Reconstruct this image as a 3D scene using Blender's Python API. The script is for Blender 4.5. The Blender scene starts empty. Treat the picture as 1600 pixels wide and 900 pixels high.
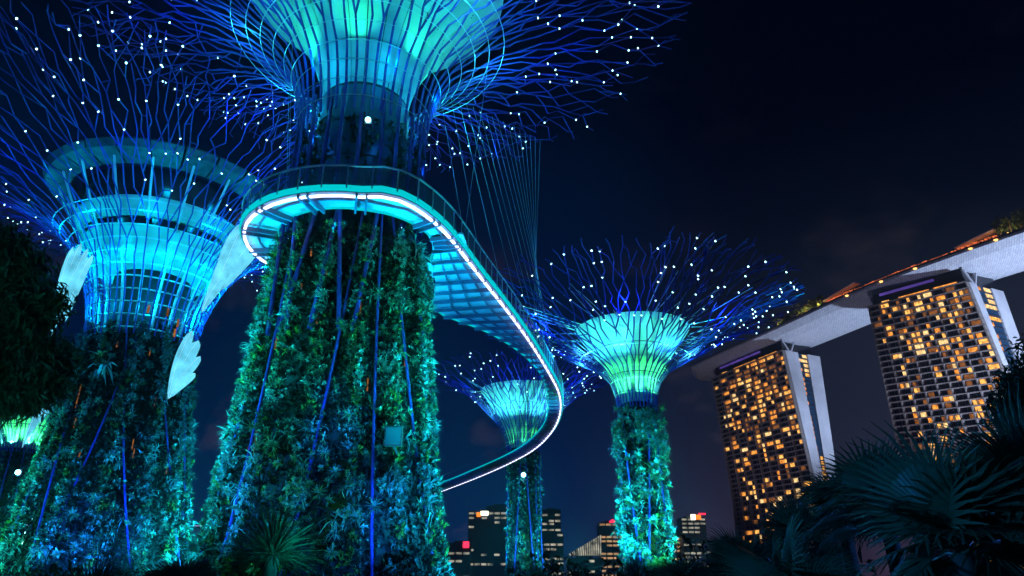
import bpy, math, random
import numpy as np
from mathutils import Vector, Matrix

# ------------------------------------------------------------------ camera, sky, exposure
F_PX, PITCH, CAM_Z = 1137.0, math.radians(22.46), 1.6
scene = bpy.context.scene
cam_d = bpy.data.cameras.new("camera")
cam_d.lens = 36.0 * F_PX / 1600.0
cam_d.sensor_width = 36.0
cam_d.clip_start = 0.05
cam_d.clip_end = 9000
cam = bpy.data.objects.new("camera", cam_d)
scene.collection.objects.link(cam)
cam.location = (0, 0, CAM_Z)
cam.rotation_euler = (math.radians(90) + PITCH, 0, 0)
scene.camera = cam
scene.view_settings.view_transform = 'Standard'
scene.view_settings.look = 'None'
scene.view_settings.exposure = 0
scene.view_settings.gamma = 1
scene.cycles.max_bounces = 4
scene.cycles.diffuse_bounces = 2
scene.cycles.glossy_bounces = 2
scene.cycles.transmission_bounces = 2
scene.cycles.transparent_max_bounces = 12
scene.cycles.sample_clamp_indirect = 4
scene.cycles.use_denoising = True

world = bpy.data.worlds.new("World")
scene.world = world
world.use_nodes = True
wt = world.node_tree
bg = wt.nodes['Background']
tc = wt.nodes.new('ShaderNodeTexCoord')
sep = wt.nodes.new('ShaderNodeSeparateXYZ')
wt.links.new(tc.outputs['Generated'], sep.inputs[0])
def sky_ramp(stops):
    n = wt.nodes.new('ShaderNodeValToRGB'); wt.links.new(sep.outputs['Z'], n.inputs[0]); e = n.color_ramp.elements
    e[0].position, e[0].color = stops[0][0], (*stops[0][1], 1); e[1].position, e[1].color = stops[-1][0], (*stops[-1][1], 1)
    for p, c in stops[1:-1]:
        q = e.new(p); q.color = (*c, 1)
    return n
# blue night over the lit garden, greyer and warmer towards the city behind the hotel
garden = sky_ramp([(0, (.003, .018, .080)), (.12, (.0008, .0135, .068)), (.2, (.0003, .0075, .046)), (.33, (.0002, .0052, .031)), (.48, (.0001, .0038, .021)), (.6, (.0000, .0010, .0075)), (1, (.0000, .0003, .003))])
city = sky_ramp([(0, (.034, .022, .046)), (.1, (.0175, .0180, .042)), (.2, (.0080, .0110, .0280)), (.36, (.0022, .0046, .0140)), (.55, (.0000, .0004, .0045)), (1, (.0000, .0002, .002))])
side = wt.nodes.new('ShaderNodeMapRange'); side.interpolation_type = 'SMOOTHSTEP'
side.inputs[1].default_value = .03; side.inputs[2].default_value = .30
wt.links.new(sep.outputs['X'], side.inputs[0])
ramp = wt.nodes.new('ShaderNodeMix'); ramp.data_type = 'RGBA'
wt.links.new(side.outputs[0], ramp.inputs[0]); wt.links.new(garden.outputs[0], ramp.inputs[6]); wt.links.new(city.outputs[0], ramp.inputs[7])
nz = wt.nodes.new('ShaderNodeTexNoise')
nz.inputs['Scale'].default_value = 5.5; nz.inputs['Detail'].default_value = 7; nz.inputs['Roughness'].default_value = .58
mp = wt.nodes.new('ShaderNodeMapping'); mp.inputs['Scale'].default_value = (1, 1, 1.7); mp.inputs['Location'].default_value = (.9, .3, .2)
wt.links.new(tc.outputs['Generated'], mp.inputs[0]); wt.links.new(mp.outputs[0], nz.inputs['Vector'])
r2 = wt.nodes.new('ShaderNodeValToRGB')
r2.color_ramp.elements[0].position = .56; r2.color_ramp.elements[0].color = (0, 0, 0, 1)
r2.color_ramp.elements[1].position = .78; r2.color_ramp.elements[1].color = (1, 1, 1, 1)
wt.links.new(nz.outputs['Fac'], r2.inputs[0])
zfade = wt.nodes.new('ShaderNodeMapRange'); zfade.inputs[1].default_value = .05; zfade.inputs[2].default_value = .45
zfade.inputs[3].default_value = 1; zfade.inputs[4].default_value = .04
wt.links.new(sep.outputs['Z'], zfade.inputs[0])
mul = wt.nodes.new('ShaderNodeMath'); mul.operation = 'MULTIPLY'
wt.links.new(r2.outputs[0], mul.inputs[0]); wt.links.new(zfade.outputs[0], mul.inputs[1])
mx = wt.nodes.new('ShaderNodeMix'); mx.data_type = 'RGBA'; mx.blend_type = 'ADD'
wt.links.new(mul.outputs[0], mx.inputs[0]); wt.links.new(ramp.outputs[2], mx.inputs[6])
mx.inputs[7].default_value = (.075, .050, .055, 1)
wt.links.new(mx.outputs[2], bg.inputs[0])
bg.inputs[1].default_value = 1.0

col = scene.collection
rnd = random.Random(7)
rng = np.random.default_rng(7)
PI = math.pi
CP, SP = math.cos(PITCH), math.sin(PITCH)

# ------------------------------------------------------------------ lamps of the garden and the hotel, and added fills
def lamp(kind, loc, color, power, target=None, size=60, blend=.6, radius=.3):
    d = bpy.data.lights.new(kind.lower() + '_lamp', kind)
    d.color = color; d.energy = power
    d.shadow_soft_size = radius
    if kind == 'SPOT':
        d.spot_size = math.radians(size); d.spot_blend = blend
    o = bpy.data.objects.new('lamp', d); col.objects.link(o)
    o.location = loc
    if target is not None:
        o.rotation_euler = (Vector(target) - Vector(loc)).to_track_quat('-Z', 'Y').to_euler()
    return o
BLUE, DEEP, CYAN, TEAL, GREEN, WARM = (.02, .10, 1), (.01, .035, 1), (.01, .62, 1), (.01, .75, .95), (.03, 1, .12), (1, .42, .12)

# ------------------------------------------------------------------ helpers
def at(px, py, Y):
    x = (px - 800) / F_PX; y = (450 - py) / F_PX
    fw = CP - y * SP; up = SP + y * CP
    k = Y / fw
    return Vector((x * k, Y, up * k + CAM_Z))
def at_z(px, py, z):
    x = (px - 800) / F_PX; y = (450 - py) / F_PX
    fw = CP - y * SP; up = SP + y * CP
    k = (z - CAM_Z) / up
    return Vector((x * k, fw * k, z))

def mat(name, color, rough=.6, metal=0, emit=None, strength=0, noise=None, spec=None, island=None, bump=None, translucent=0):
    m = bpy.data.materials.new(name); m.use_nodes = True
    t = m.node_tree; b = t.nodes['Principled BSDF']
    b.inputs['Base Color'].default_value = (*color, 1)
    b.inputs['Roughness'].default_value = rough; b.inputs['Metallic'].default_value = metal
    if spec is not None: b.inputs['Specular IOR Level'].default_value = spec
    if emit:
        b.inputs['Emission Color'].default_value = (*emit, 1); b.inputs['Emission Strength'].default_value = strength
    co = t.nodes.new('ShaderNodeTexCoord')
    if noise:                                   # (scale, other colour)
        n = t.nodes.new('ShaderNodeTexNoise'); n.inputs['Scale'].default_value = noise[0]; n.inputs['Detail'].default_value = 5
        t.links.new(co.outputs['Object'], n.inputs['Vector'])
        mp_ = t.nodes.new('ShaderNodeMapRange'); mp_.inputs[1].default_value = .35; mp_.inputs[2].default_value = .65
        t.links.new(n.outputs['Fac'], mp_.inputs[0])
        x = t.nodes.new('ShaderNodeMix'); x.data_type = 'RGBA'
        t.links.new(mp_.outputs[0], x.inputs[0]); x.inputs[6].default_value = (*color, 1); x.inputs[7].default_value = (*noise[1], 1)
        t.links.new(x.outputs[2], b.inputs['Base Color'])
    if island:                                  # list of colours, one per leaf or so
        g = t.nodes.new('ShaderNodeNewGeometry')
        r = t.nodes.new('ShaderNodeValToRGB'); e = r.color_ramp.elements
        k = len(island)
        e[0].position = 0; e[0].color = (*island[0], 1); e[1].position = 1; e[1].color = (*island[-1], 1)
        for i in range(1, k - 1):
            q = e.new(i / (k - 1)); q.color = (*island[i], 1)
        n = t.nodes.new('ShaderNodeTexNoise'); n.inputs['Scale'].default_value = .55; n.inputs['Detail'].default_value = 3
        t.links.new(co.outputs['Object'], n.inputs['Vector'])
        mr = t.nodes.new('ShaderNodeMapRange'); mr.inputs[1].default_value = .3; mr.inputs[2].default_value = .7
        t.links.new(n.outputs['Fac'], mr.inputs[0])
        a = t.nodes.new('ShaderNodeMix'); a.inputs[0].default_value = .4
        t.links.new(mr.outputs[0], a.inputs[2]); t.links.new(g.outputs['Random Per Island'], a.inputs[3])
        t.links.new(a.outputs[0], r.inputs[0]); t.links.new(r.outputs[0], b.inputs['Base Color'])
        if translucent:
            tr = t.nodes.new('ShaderNodeBsdfTranslucent'); t.links.new(r.outputs[0], tr.inputs[0])
            ms = t.nodes.new('ShaderNodeMixShader'); ms.inputs[0].default_value = translucent
            t.links.new(b.outputs[0], ms.inputs[1]); t.links.new(tr.outputs[0], ms.inputs[2])
            t.links.new(ms.outputs[0], t.nodes['Material Output'].inputs[0])
    if bump:
        n = t.nodes.new('ShaderNodeTexNoise'); n.inputs['Scale'].default_value = bump[0]; n.inputs['Detail'].default_value = 4
        t.links.new(co.outputs['Object'], n.inputs['Vector'])
        bm_ = t.nodes.new('ShaderNodeBump'); bm_.inputs['Strength'].default_value = bump[1]
        t.links.new(n.outputs['Fac'], bm_.inputs['Height']); t.links.new(bm_.outputs[0], b.inputs['Normal'])
    return m

def emis(name, color, strength, noise=None):
    m = bpy.data.materials.new(name); m.use_nodes = True
    t = m.node_tree; t.nodes.remove(t.nodes['Principled BSDF'])
    e = t.nodes.new('ShaderNodeEmission'); e.inputs[0].default_value = (*color, 1); e.inputs[1].default_value = strength
    if noise:                                    # uneven light behind a curtain or diffuser: scale, low, high
        co = t.nodes.new('ShaderNodeTexCoord')
        n = t.nodes.new('ShaderNodeTexNoise'); n.inputs['Scale'].default_value = noise[0]; n.inputs['Detail'].default_value = 3
        t.links.new(co.outputs['Object'], n.inputs['Vector'])
        r = t.nodes.new('ShaderNodeMapRange'); r.inputs[1].default_value = .3; r.inputs[2].default_value = .7
        r.inputs[3].default_value = noise[1] * strength; r.inputs[4].default_value = noise[2] * strength
        t.links.new(n.outputs['Fac'], r.inputs[0]); t.links.new(r.outputs[0], e.inputs[1])
    t.links.new(e.outputs[0], t.nodes['Material Output'].inputs[0])
    return m

M = {}
M['steel'] = mat('painted_steel', (.13, .09, .42), .45, .0, noise=(1.5, (.09, .06, .33)))
M['pale_steel'] = mat('pale_steel', (.75, .8, .82), .4, .1)
M['dark_steel'] = mat('dark_steel', (.07, .08, .11), .45, .4)
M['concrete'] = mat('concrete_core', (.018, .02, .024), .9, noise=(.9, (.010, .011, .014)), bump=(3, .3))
M['column'] = mat('trunk_column_paint', (.06, .035, .26), .4, .0, noise=(1.5, (.035, .02, .16)))
M['membrane'] = mat('canopy_skin', (.60, .72, .62), .5, noise=(.7, (.42, .60, .50)), bump=(2.5, .15))
M['roof_mesh'] = mat('roof_ring_cladding', (.07, .17, .17), .6, noise=(1.2, (.03, .08, .09)))
M['neck'] = mat('neck_panel_paint', (.05, .09, .14), .5, noise=(.9, (.03, .06, .10)))
M['leaf'] = mat('wall_garden_leaf', (.05, .12, .04), .42, island=[(.010, .035, .05), (.03, .11, .12), (.06, .20, .18), (.05, .15, .09), (.10, .22, .08), (.08, .22, .24), (.02, .07, .10)], translucent=.1)
M['leaf_shade'] = mat('gap_shade_leaf', (.01, .02, .01), .7, island=[(.002, .006, .006), (.004, .012, .010), (.009, .024, .014), (.003, .008, .008)])  # near-black colour puts the shade between the tufts into these leaves
M['leaf_teal'] = mat('highlight_teal_leaf', (.05, .12, .04), .32, island=[(.05, .15, .17), (.14, .34, .34), (.22, .46, .42), (.05, .14, .22)], translucent=.08)  # brighter plant kind, with cyan highlights put into its colour
M['leaf_lime'] = mat('lime_leaf', (.05, .12, .04), .42, island=[(.05, .16, .03), (.14, .30, .04), (.20, .32, .05), (.06, .18, .08)], translucent=.15)
M['leaf_dark'] = mat('dark_leaf', (.03, .07, .03), .5, island=[(.010, .03, .02), (.025, .07, .03), (.04, .10, .04), (.02, .05, .03)], translucent=.12)
M['palm_leaf'] = mat('fan_palm_leaf', (.04, .10, .05), .38, island=[(.03, .085, .05), (.045, .12, .06), (.055, .13, .06)], translucent=.18)
M['bark'] = mat('bark', (.09, .07, .05), .85, noise=(6, (.05, .04, .03)), bump=(8, .6))
M['led'] = emis('led_white', (.45, .9, 1), 5.5)
M['flood'] = emis('flood_lens', (.25, .85, 1), 12)
M['led_line'] = emis('led_line_white', (.70, .74, 1), 2.6)
M['edge_glow'] = emis('edge_glow_teal', (.0, .62, .68), .95)  # teal glow stands in for LED light reflected along the deck edges
M['soffit'] = mat('soffit_panel', (.42, .62, .78), .45, noise=(.8, (.38, .55, .65)))
M['beam'] = mat('walkway_beam', (.16, .20, .34), .4, .2)
def glass_mat(name, tint, a):
    m = bpy.data.materials.new(name); m.use_nodes = True
    t = m.node_tree; b = t.nodes['Principled BSDF']
    b.inputs['Base Color'].default_value = (*tint, 1); b.inputs['Roughness'].default_value = .12
    tr = t.nodes.new('ShaderNodeBsdfTransparent'); ms = t.nodes.new('ShaderNodeMixShader'); ms.inputs[0].default_value = a
    t.links.new(tr.outputs[0], ms.inputs[1]); t.links.new(b.outputs[0], ms.inputs[2]); t.links.new(ms.outputs[0], t.nodes['Material Output'].inputs[0])
    return m
M['glass'] = glass_mat('balustrade_glass', (.25, .42, .5), .34)
M['wing'] = emis('lantern_fabric', (.14, .70, .98), 1.12, noise=(.9, .6, 1.25))
M['wing_rib'] = mat('lantern_wire', (.5, .8, .85), .5, emit=(.45, .85, 1), strength=.75)
M['dark_glass2'] = mat('lamp_glass', (.025, .09, .15), .3)
M['facade'] = mat('hotel_concrete', (.26, .22, .21), .8, noise=(.05, (.21, .18, .18)))
M['end_wall'] = mat('hotel_end_wall', (.66, .67, .74), .7, noise=(.04, (.45, .45, .5)))
M['hull'] = mat('deck_hull', (.62, .62, .68), .5, noise=(.03, (.5, .5, .58)))
_t = M['hull'].node_tree; _b = _t.nodes.new('ShaderNodeTexBrick'); _c = _t.nodes.new('ShaderNodeTexCoord')
_b.inputs['Scale'].default_value = 1.0; _b.inputs['Brick Width'].default_value = 3.2; _b.inputs['Row Height'].default_value = 1.3; _b.inputs['Mortar Size'].default_value = .09
_b.inputs['Color1'].default_value = (.62, .64, .70, 1); _b.inputs['Color2'].default_value = (.48, .50, .58, 1); _b.inputs['Mortar'].default_value = (.24, .25, .30, 1)
_m = _t.nodes.new('ShaderNodeMapping'); _m.inputs['Rotation'].default_value = (0, 0, math.radians(-66))
_t.links.new(_c.outputs['Object'], _m.inputs[0]); _t.links.new(_m.outputs[0], _b.inputs['Vector']); _t.links.new(_b.outputs[0], _t.nodes['Principled BSDF'].inputs['Base Color'])
M['dark_glass'] = mat('dark_window_glass', (.012, .015, .025), .15)
M['blue_glass'] = mat('blue_atrium_glass', (.02, .06, .12), .15)
M['lit_a'] = emis('room_light_orange', (1, .34, .05), 1.3, noise=(.5, .2, 1.5))
M['lit_b'] = emis('room_light_amber', (1, .46, .10), 1.6, noise=(.5, .25, 1.5))
M['lit_c'] = emis('room_light_cream', (1, .64, .26), 1.6, noise=(.5, .4, 1.3))
M['lit_d'] = emis('room_light_dim', (.75, .26, .07), .42, noise=(.6, .3, 1.3))
M['purple'] = emis('purple_strip', (.22, .12, .75), .42, noise=(.15, .5, 1.2))
M['city'] = mat('office_facade', (.035, .04, .055), .5)
M['city_pale'] = mat('office_frame', (.16, .17, .2), .6)
M['office'] = emis('office_light', (.95, .88, .68), .5, noise=(.12, .0, 1.4))
M['office_b'] = emis('office_light_warm', (1, .55, .25), .7, noise=(.12, .4, 1.2))
M['red'] = emis('red_sign', (1, .02, .06), 3.0)
M['white_sign'] = emis('white_sign', (1, .95, .7), 3.5)
M['orange_sign'] = emis('orange_sign', (1, .22, .02), 1.8)
M['roof_red'] = emis('roof_bar_lights', (1, .2, .06), .8, noise=(.9, -.6, 2.2))
M['warm_lamp'] = emis('warm_lamp', (1, .48, .12), 3.5)
M['ground'] = mat('soil', (.03, .035, .025), .95, noise=(.3, (.02, .03, .015)), bump=(2, .5))
M['path'] = mat('paving', (.12, .12, .12), .8, noise=(2, (.09, .09, .09)))

def tag(o, label=None, cat=None, group=None, kind=None):
    if label: o['label'] = label
    if cat: o['category'] = cat
    if group: o['group'] = group
    if kind: o['kind'] = kind
    return o
def empty(name, loc, label, cat, group=None):
    o = bpy.data.objects.new(name, None); col.objects.link(o); o.location = loc
    o.empty_display_size = .5
    return tag(o, label, cat, group)

def link(name, me, m, parent=None, kind=None, loc=None):
    if m is not None and not me.materials: me.materials.append(m)
    o = bpy.data.objects.new(name, me); col.objects.link(o)
    if parent is not None:
        o.parent = parent
        if loc is None:
            o.location = -parent.location if parent.parent is None else (0, 0, 0)
    if loc is not None: o.location = loc
    if kind: o['kind'] = kind
    return o
# every mesh is written in world coordinates; link() shifts the child back by its parent's place

class MB:
    def __init__(s): s.v = []; s.f = []
    def quad(s, a, b, c, d):
        n = len(s.v); s.v += [a, b, c, d]; s.f.append((n, n + 1, n + 2, n + 3))
    def prism(s, ring_a, ring_b, caps=True):
        n = len(s.v); k = len(ring_a); s.v += list(ring_a) + list(ring_b)
        for i in range(k):
            j = (i + 1) % k; s.f.append((n + i, n + j, n + k + j, n + k + i))
        if caps: s.f.append(tuple(range(n + k - 1, n - 1, -1))); s.f.append(tuple(range(n + k, n + 2 * k)))
    def box(s, c, size, rz=0):
        hx, hy, hz = size[0] / 2, size[1] / 2, size[2] / 2; ca, sa = math.cos(rz), math.sin(rz)
        def P(x, y, z): return (c[0] + x * ca - y * sa, c[1] + x * sa + y * ca, c[2] + z)
        s.prism([P(-hx, -hy, -hz), P(hx, -hy, -hz), P(hx, hy, -hz), P(-hx, hy, -hz)],
                [P(-hx, -hy, hz), P(hx, -hy, hz), P(hx, hy, hz), P(-hx, hy, hz)])
    def bar(s, p0, p1, w, h, up=(0, 0, 1)):
        p0, p1 = Vector(p0), Vector(p1); d = (p1 - p0).normalized(); u = Vector(up)
        x = d.cross(u)
        if x.length < 1e-4: x = d.cross(Vector((1, 0, 0)))
        x.normalize(); u = x.cross(d)
        q = [(-w / 2, -h / 2), (w / 2, -h / 2), (w / 2, h / 2), (-w / 2, h / 2)]
        s.prism([p0 + x * a + u * b for a, b in q], [p1 + x * a + u * b for a, b in q])
    def tube(s, p0, p1, r0, r1=None, n=5, caps=False):
        r1 = r0 if r1 is None else r1
        p0, p1 = Vector(p0), Vector(p1); d = (p1 - p0)
        if d.length < 1e-6: return
        d.normalize(); x = d.cross(Vector((0, 0, 1)))
        if x.length < 1e-3: x = d.cross(Vector((1, 0, 0)))
        x.normalize(); y = d.cross(x)
        a = [p0 + (x * math.cos(2 * PI * i / n) + y * math.sin(2 * PI * i / n)) * r0 for i in range(n)]
        b = [p1 + (x * math.cos(2 * PI * i / n) + y * math.sin(2 * PI * i / n)) * r1 for i in range(n)]
        s.prism(a, b, caps)
    def poly(s, pts, r0, r1=None, n=5):
        r1 = r0 if r1 is None else r1; k = len(pts) - 1
        for i in range(k):
            s.tube(pts[i], pts[i + 1], r0 + (r1 - r0) * i / k, r0 + (r1 - r0) * (i + 1) / k, n)
    def sphere(s, c, r, seg=8, rings=5, sx=1, sy=1, sz=1):
        n = len(s.v); c = Vector(c)
        for j in range(rings + 1):
            a = PI * j / rings
            for i in range(seg):
                b = 2 * PI * i / seg
                s.v.append((c.x + r * sx * math.sin(a) * math.cos(b), c.y + r * sy * math.sin(a) * math.sin(b), c.z + r * sz * math.cos(a)))
        for j in range(rings):
            for i in range(seg):
                k = (i + 1) % seg
                s.f.append((n + j * seg + i, n + (j + 1) * seg + i, n + (j + 1) * seg + k, n + j * seg + k))
    def lathe(s, c, prof, n=32, a0=0, a1=2 * PI):
        full = abs(a1 - a0 - 2 * PI) < 1e-6; k = n if full else n + 1; b = len(s.v)
        for r, z in prof:
            for i in range(k):
                a = a0 + (a1 - a0) * i / n; s.v.append((c[0] + r * math.cos(a), c[1] + r * math.sin(a), z))
        for j in range(len(prof) - 1):
            for i in range(n):
                q = (i + 1) % k
                s.f.append((b + j * k + i, b + j * k + q, b + (j + 1) * k + q, b + (j + 1) * k + i))
    def mesh(s, name, smooth=False):
        me = bpy.data.meshes.new(name); me.from_pydata([tuple(p) for p in s.v], [], s.f)
        if smooth: me.polygons.foreach_set('use_smooth', [True] * len(me.polygons))
        me.update(); return me
    def build(s, name, m, parent=None, kind=None, smooth=False):
        return link(name, s.mesh(name, smooth), m, parent, kind)

def np_mesh(name, V, quads, tris):
    me = bpy.data.meshes.new(name)
    nq, nt = len(quads), len(tris)
    me.vertices.add(len(V)); me.vertices.foreach_set('co', V.astype(np.float32).ravel())
    me.loops.add(nq * 4 + nt * 3)
    me.loops.foreach_set('vertex_index', np.concatenate([quads.ravel(), tris.ravel()]).astype(np.int32))
    me.polygons.add(nq + nt)
    st = np.concatenate([np.arange(nq) * 4, nq * 4 + np.arange(nt) * 3]).astype(np.int32)
    me.polygons.foreach_set('loop_start', st)
    me.update(calc_edges=True); me.validate()
    return me
def nrm(a): return a / np.maximum(np.linalg.norm(a, axis=1, keepdims=True), 1e-6)
def leaves(name, P, D, N, L, W, droop=.2):
    """many leaf blades at once: base points P, directions D, upper sides N, lengths L, widths W"""
    D = nrm(D); S = nrm(np.cross(D, N)); N = nrm(np.cross(S, D))
    L = L[:, None]; W = W[:, None]
    c1 = P + D * L * .5 + N * L * .10
    c2 = P + D * L - N * L * (droop - .05)
    V = np.stack([P - S * W * .22, P + S * W * .22, c1 + S * W * .5, c1 - S * W * .5, c2], 1).reshape(-1, 3)
    b = np.arange(len(P))[:, None] * 5
    return np_mesh(name, V, b + np.array([[0, 1, 2, 3]]), b + np.array([[3, 2, 4]]))

def prof_r(prof, z):
    zs = [p[1] for p in prof]; rs = [p[0] for p in prof]
    return np.interp(z, zs, rs)

def trunk_leaves(cx, cy, prof, z0, z1, n, size, strips=13, seed=1, bulge=.35, gap=.5, per=11, lo=0., hi=1., fat=1., ph=0., up=.12, spread=.62, out=0.):
    """a garden wall round a trunk: plant tufts in vertical strips; lo..hi picks the patches one kind of plant fills"""
    g = np.random.default_rng(seed); k3 = 6
    th = g.uniform(0, 2 * PI, n * k3); z = g.uniform(z0, z1, n * k3)
    w = np.cos(strips * th + ph + .5 * np.sin(z * .35 + th * 3)) * .5 + .5
    patch = (np.sin(th * 7 + z * .9 + 1.1 * np.sin(z * .7)) * np.sin(z * .8 - th * 9 + 1.3) + .6 * np.sin(th * 17 + z * 1.7 + 2) * np.sin(z * 2.1 - th * 5)) * .32 + .5
    keep = (g.uniform(0, 1, n * k3) < (1 - gap + gap * w ** 2.2)) & (patch >= lo) & (patch <= hi)
    th, z, w, patch = th[keep][:n], z[keep][:n], w[keep][:n], patch[keep][:n]
    n = len(th)
    r = prof_r(prof, z) + (w - .6) * bulge * 2 + g.normal(0, .12, n) + out
    o = np.stack([np.cos(th), np.sin(th), np.full(n, .25)], 1)
    C = np.stack([cx + r * np.cos(th), cy + r * np.sin(th), z], 1)
    sc = size * np.exp(g.normal(0, .3, n)) * np.where(g.uniform(0, 1, n) < .08, 1.6, 1)
    P = np.repeat(C, per, 0); O = np.repeat(nrm(o), per, 0); Sx = np.repeat(sc, per)
    k = len(P)
    D = O * g.uniform(.25, .9, (k, 1)) + g.normal(0, spread, (k, 3)) + np.array([0, 0, up])
    flip = (D * O).sum(1) < 0; D[flip] -= 1.6 * (D[flip] * O[flip]).sum(1)[:, None] * O[flip]
    N = np.tile([0, 0, 1.0], (k, 1)) + O * .5 + g.normal(0, .3, (k, 3))
    return leaves('foliage', P + g.normal(0, .03, (k, 3)), D, N, Sx * g.uniform(.6, 1.2, k), Sx * g.uniform(.16, .34, k) * fat, .25)
def garden_wall(root, cx, cy, prof, z0, z1, area_n, sz, strips, seed):
    kw = dict(strips=strips, ph=seed * 1.7)
    A = lambda m, *a, **k: link('foliage', trunk_leaves(cx, cy, prof, z0, z1, *a, **kw, **k), m, root, kind='stuff')
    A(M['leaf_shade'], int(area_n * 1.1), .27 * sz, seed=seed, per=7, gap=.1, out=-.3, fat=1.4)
    A(M['leaf'], int(area_n * .30), .19 * sz, seed=seed + 1, per=12, gap=.97, lo=.50, hi=.72, spread=.5)
    A(M['leaf_teal'], int(area_n * .34), .18 * sz, seed=seed + 2, per=12, gap=.97, lo=.20, hi=.46, fat=1.6, spread=.5)
    A(M['leaf_lime'], int(area_n * .09), .22 * sz, seed=seed + 3, per=12, gap=.9, lo=.70, hi=1, fat=.9, spread=.5)
    A(M['leaf_teal'], int(area_n * .03), .60 * sz, seed=seed + 4, per=14, gap=.95, lo=.1, hi=.4, fat=.32, up=-.35)

def rosette_mesh(name, n, L, W, droop, seed):
    """one tuft plant, growing along +X (outward), base at origin"""
    g = np.random.default_rng(seed); a = np.arange(n) * 2.4
    t = g.uniform(.35, 1.25, n)
    D = np.stack([np.cos(t), np.sin(t) * np.cos(a), np.sin(t) * np.sin(a) + .15], 1)
    N = np.stack([np.ones(n) * .9, -np.cos(a) * .6, -np.sin(a) * .6 + .3], 1)
    return leaves(name, np.zeros((n, 3)), D, N, L * g.uniform(.75, 1.1, n), np.full(n, W), droop)

ROS = [rosette_mesh('bromeliad_a', 20, .62, .085, .25, 1), rosette_mesh('bromeliad_b', 14, .48, .13, .2, 2),
       rosette_mesh('fern_tuft', 26, .8, .06, .45, 3), rosette_mesh('broad_tuft', 10, .5, .2, .15, 4)]
for r_ in ROS: r_.materials.append(M['leaf'])

def face_angle(cx, cy): return math.atan2(-cy, -cx)

# ------------------------------------------------------------------ supertrees
def surf(prof):
    """profile (r, z) list -> function u in 0..1 -> (r, z) by arc length"""
    ds = [0]
    for i in range(1, len(prof)):
        ds.append(ds[-1] + math.hypot(prof[i][0] - prof[i - 1][0], prof[i][1] - prof[i - 1][1]))
    T = ds[-1]
    def f(u):
        return float(np.interp(u * T, ds, [p[0] for p in prof])), float(np.interp(u * T, ds, [p[1] for p in prof]))
    return f, T
def smooth_prof(pts, it=2):
    for _ in range(it):
        q = [pts[0]]
        for a, b in zip(pts, pts[1:]):
            q += [(a[0] * .75 + b[0] * .25, a[1] * .75 + b[1] * .25), (a[0] * .25 + b[0] * .75, a[1] * .25 + b[1] * .75)]
        q.append(pts[-1]); pts = q
    return pts

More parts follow.
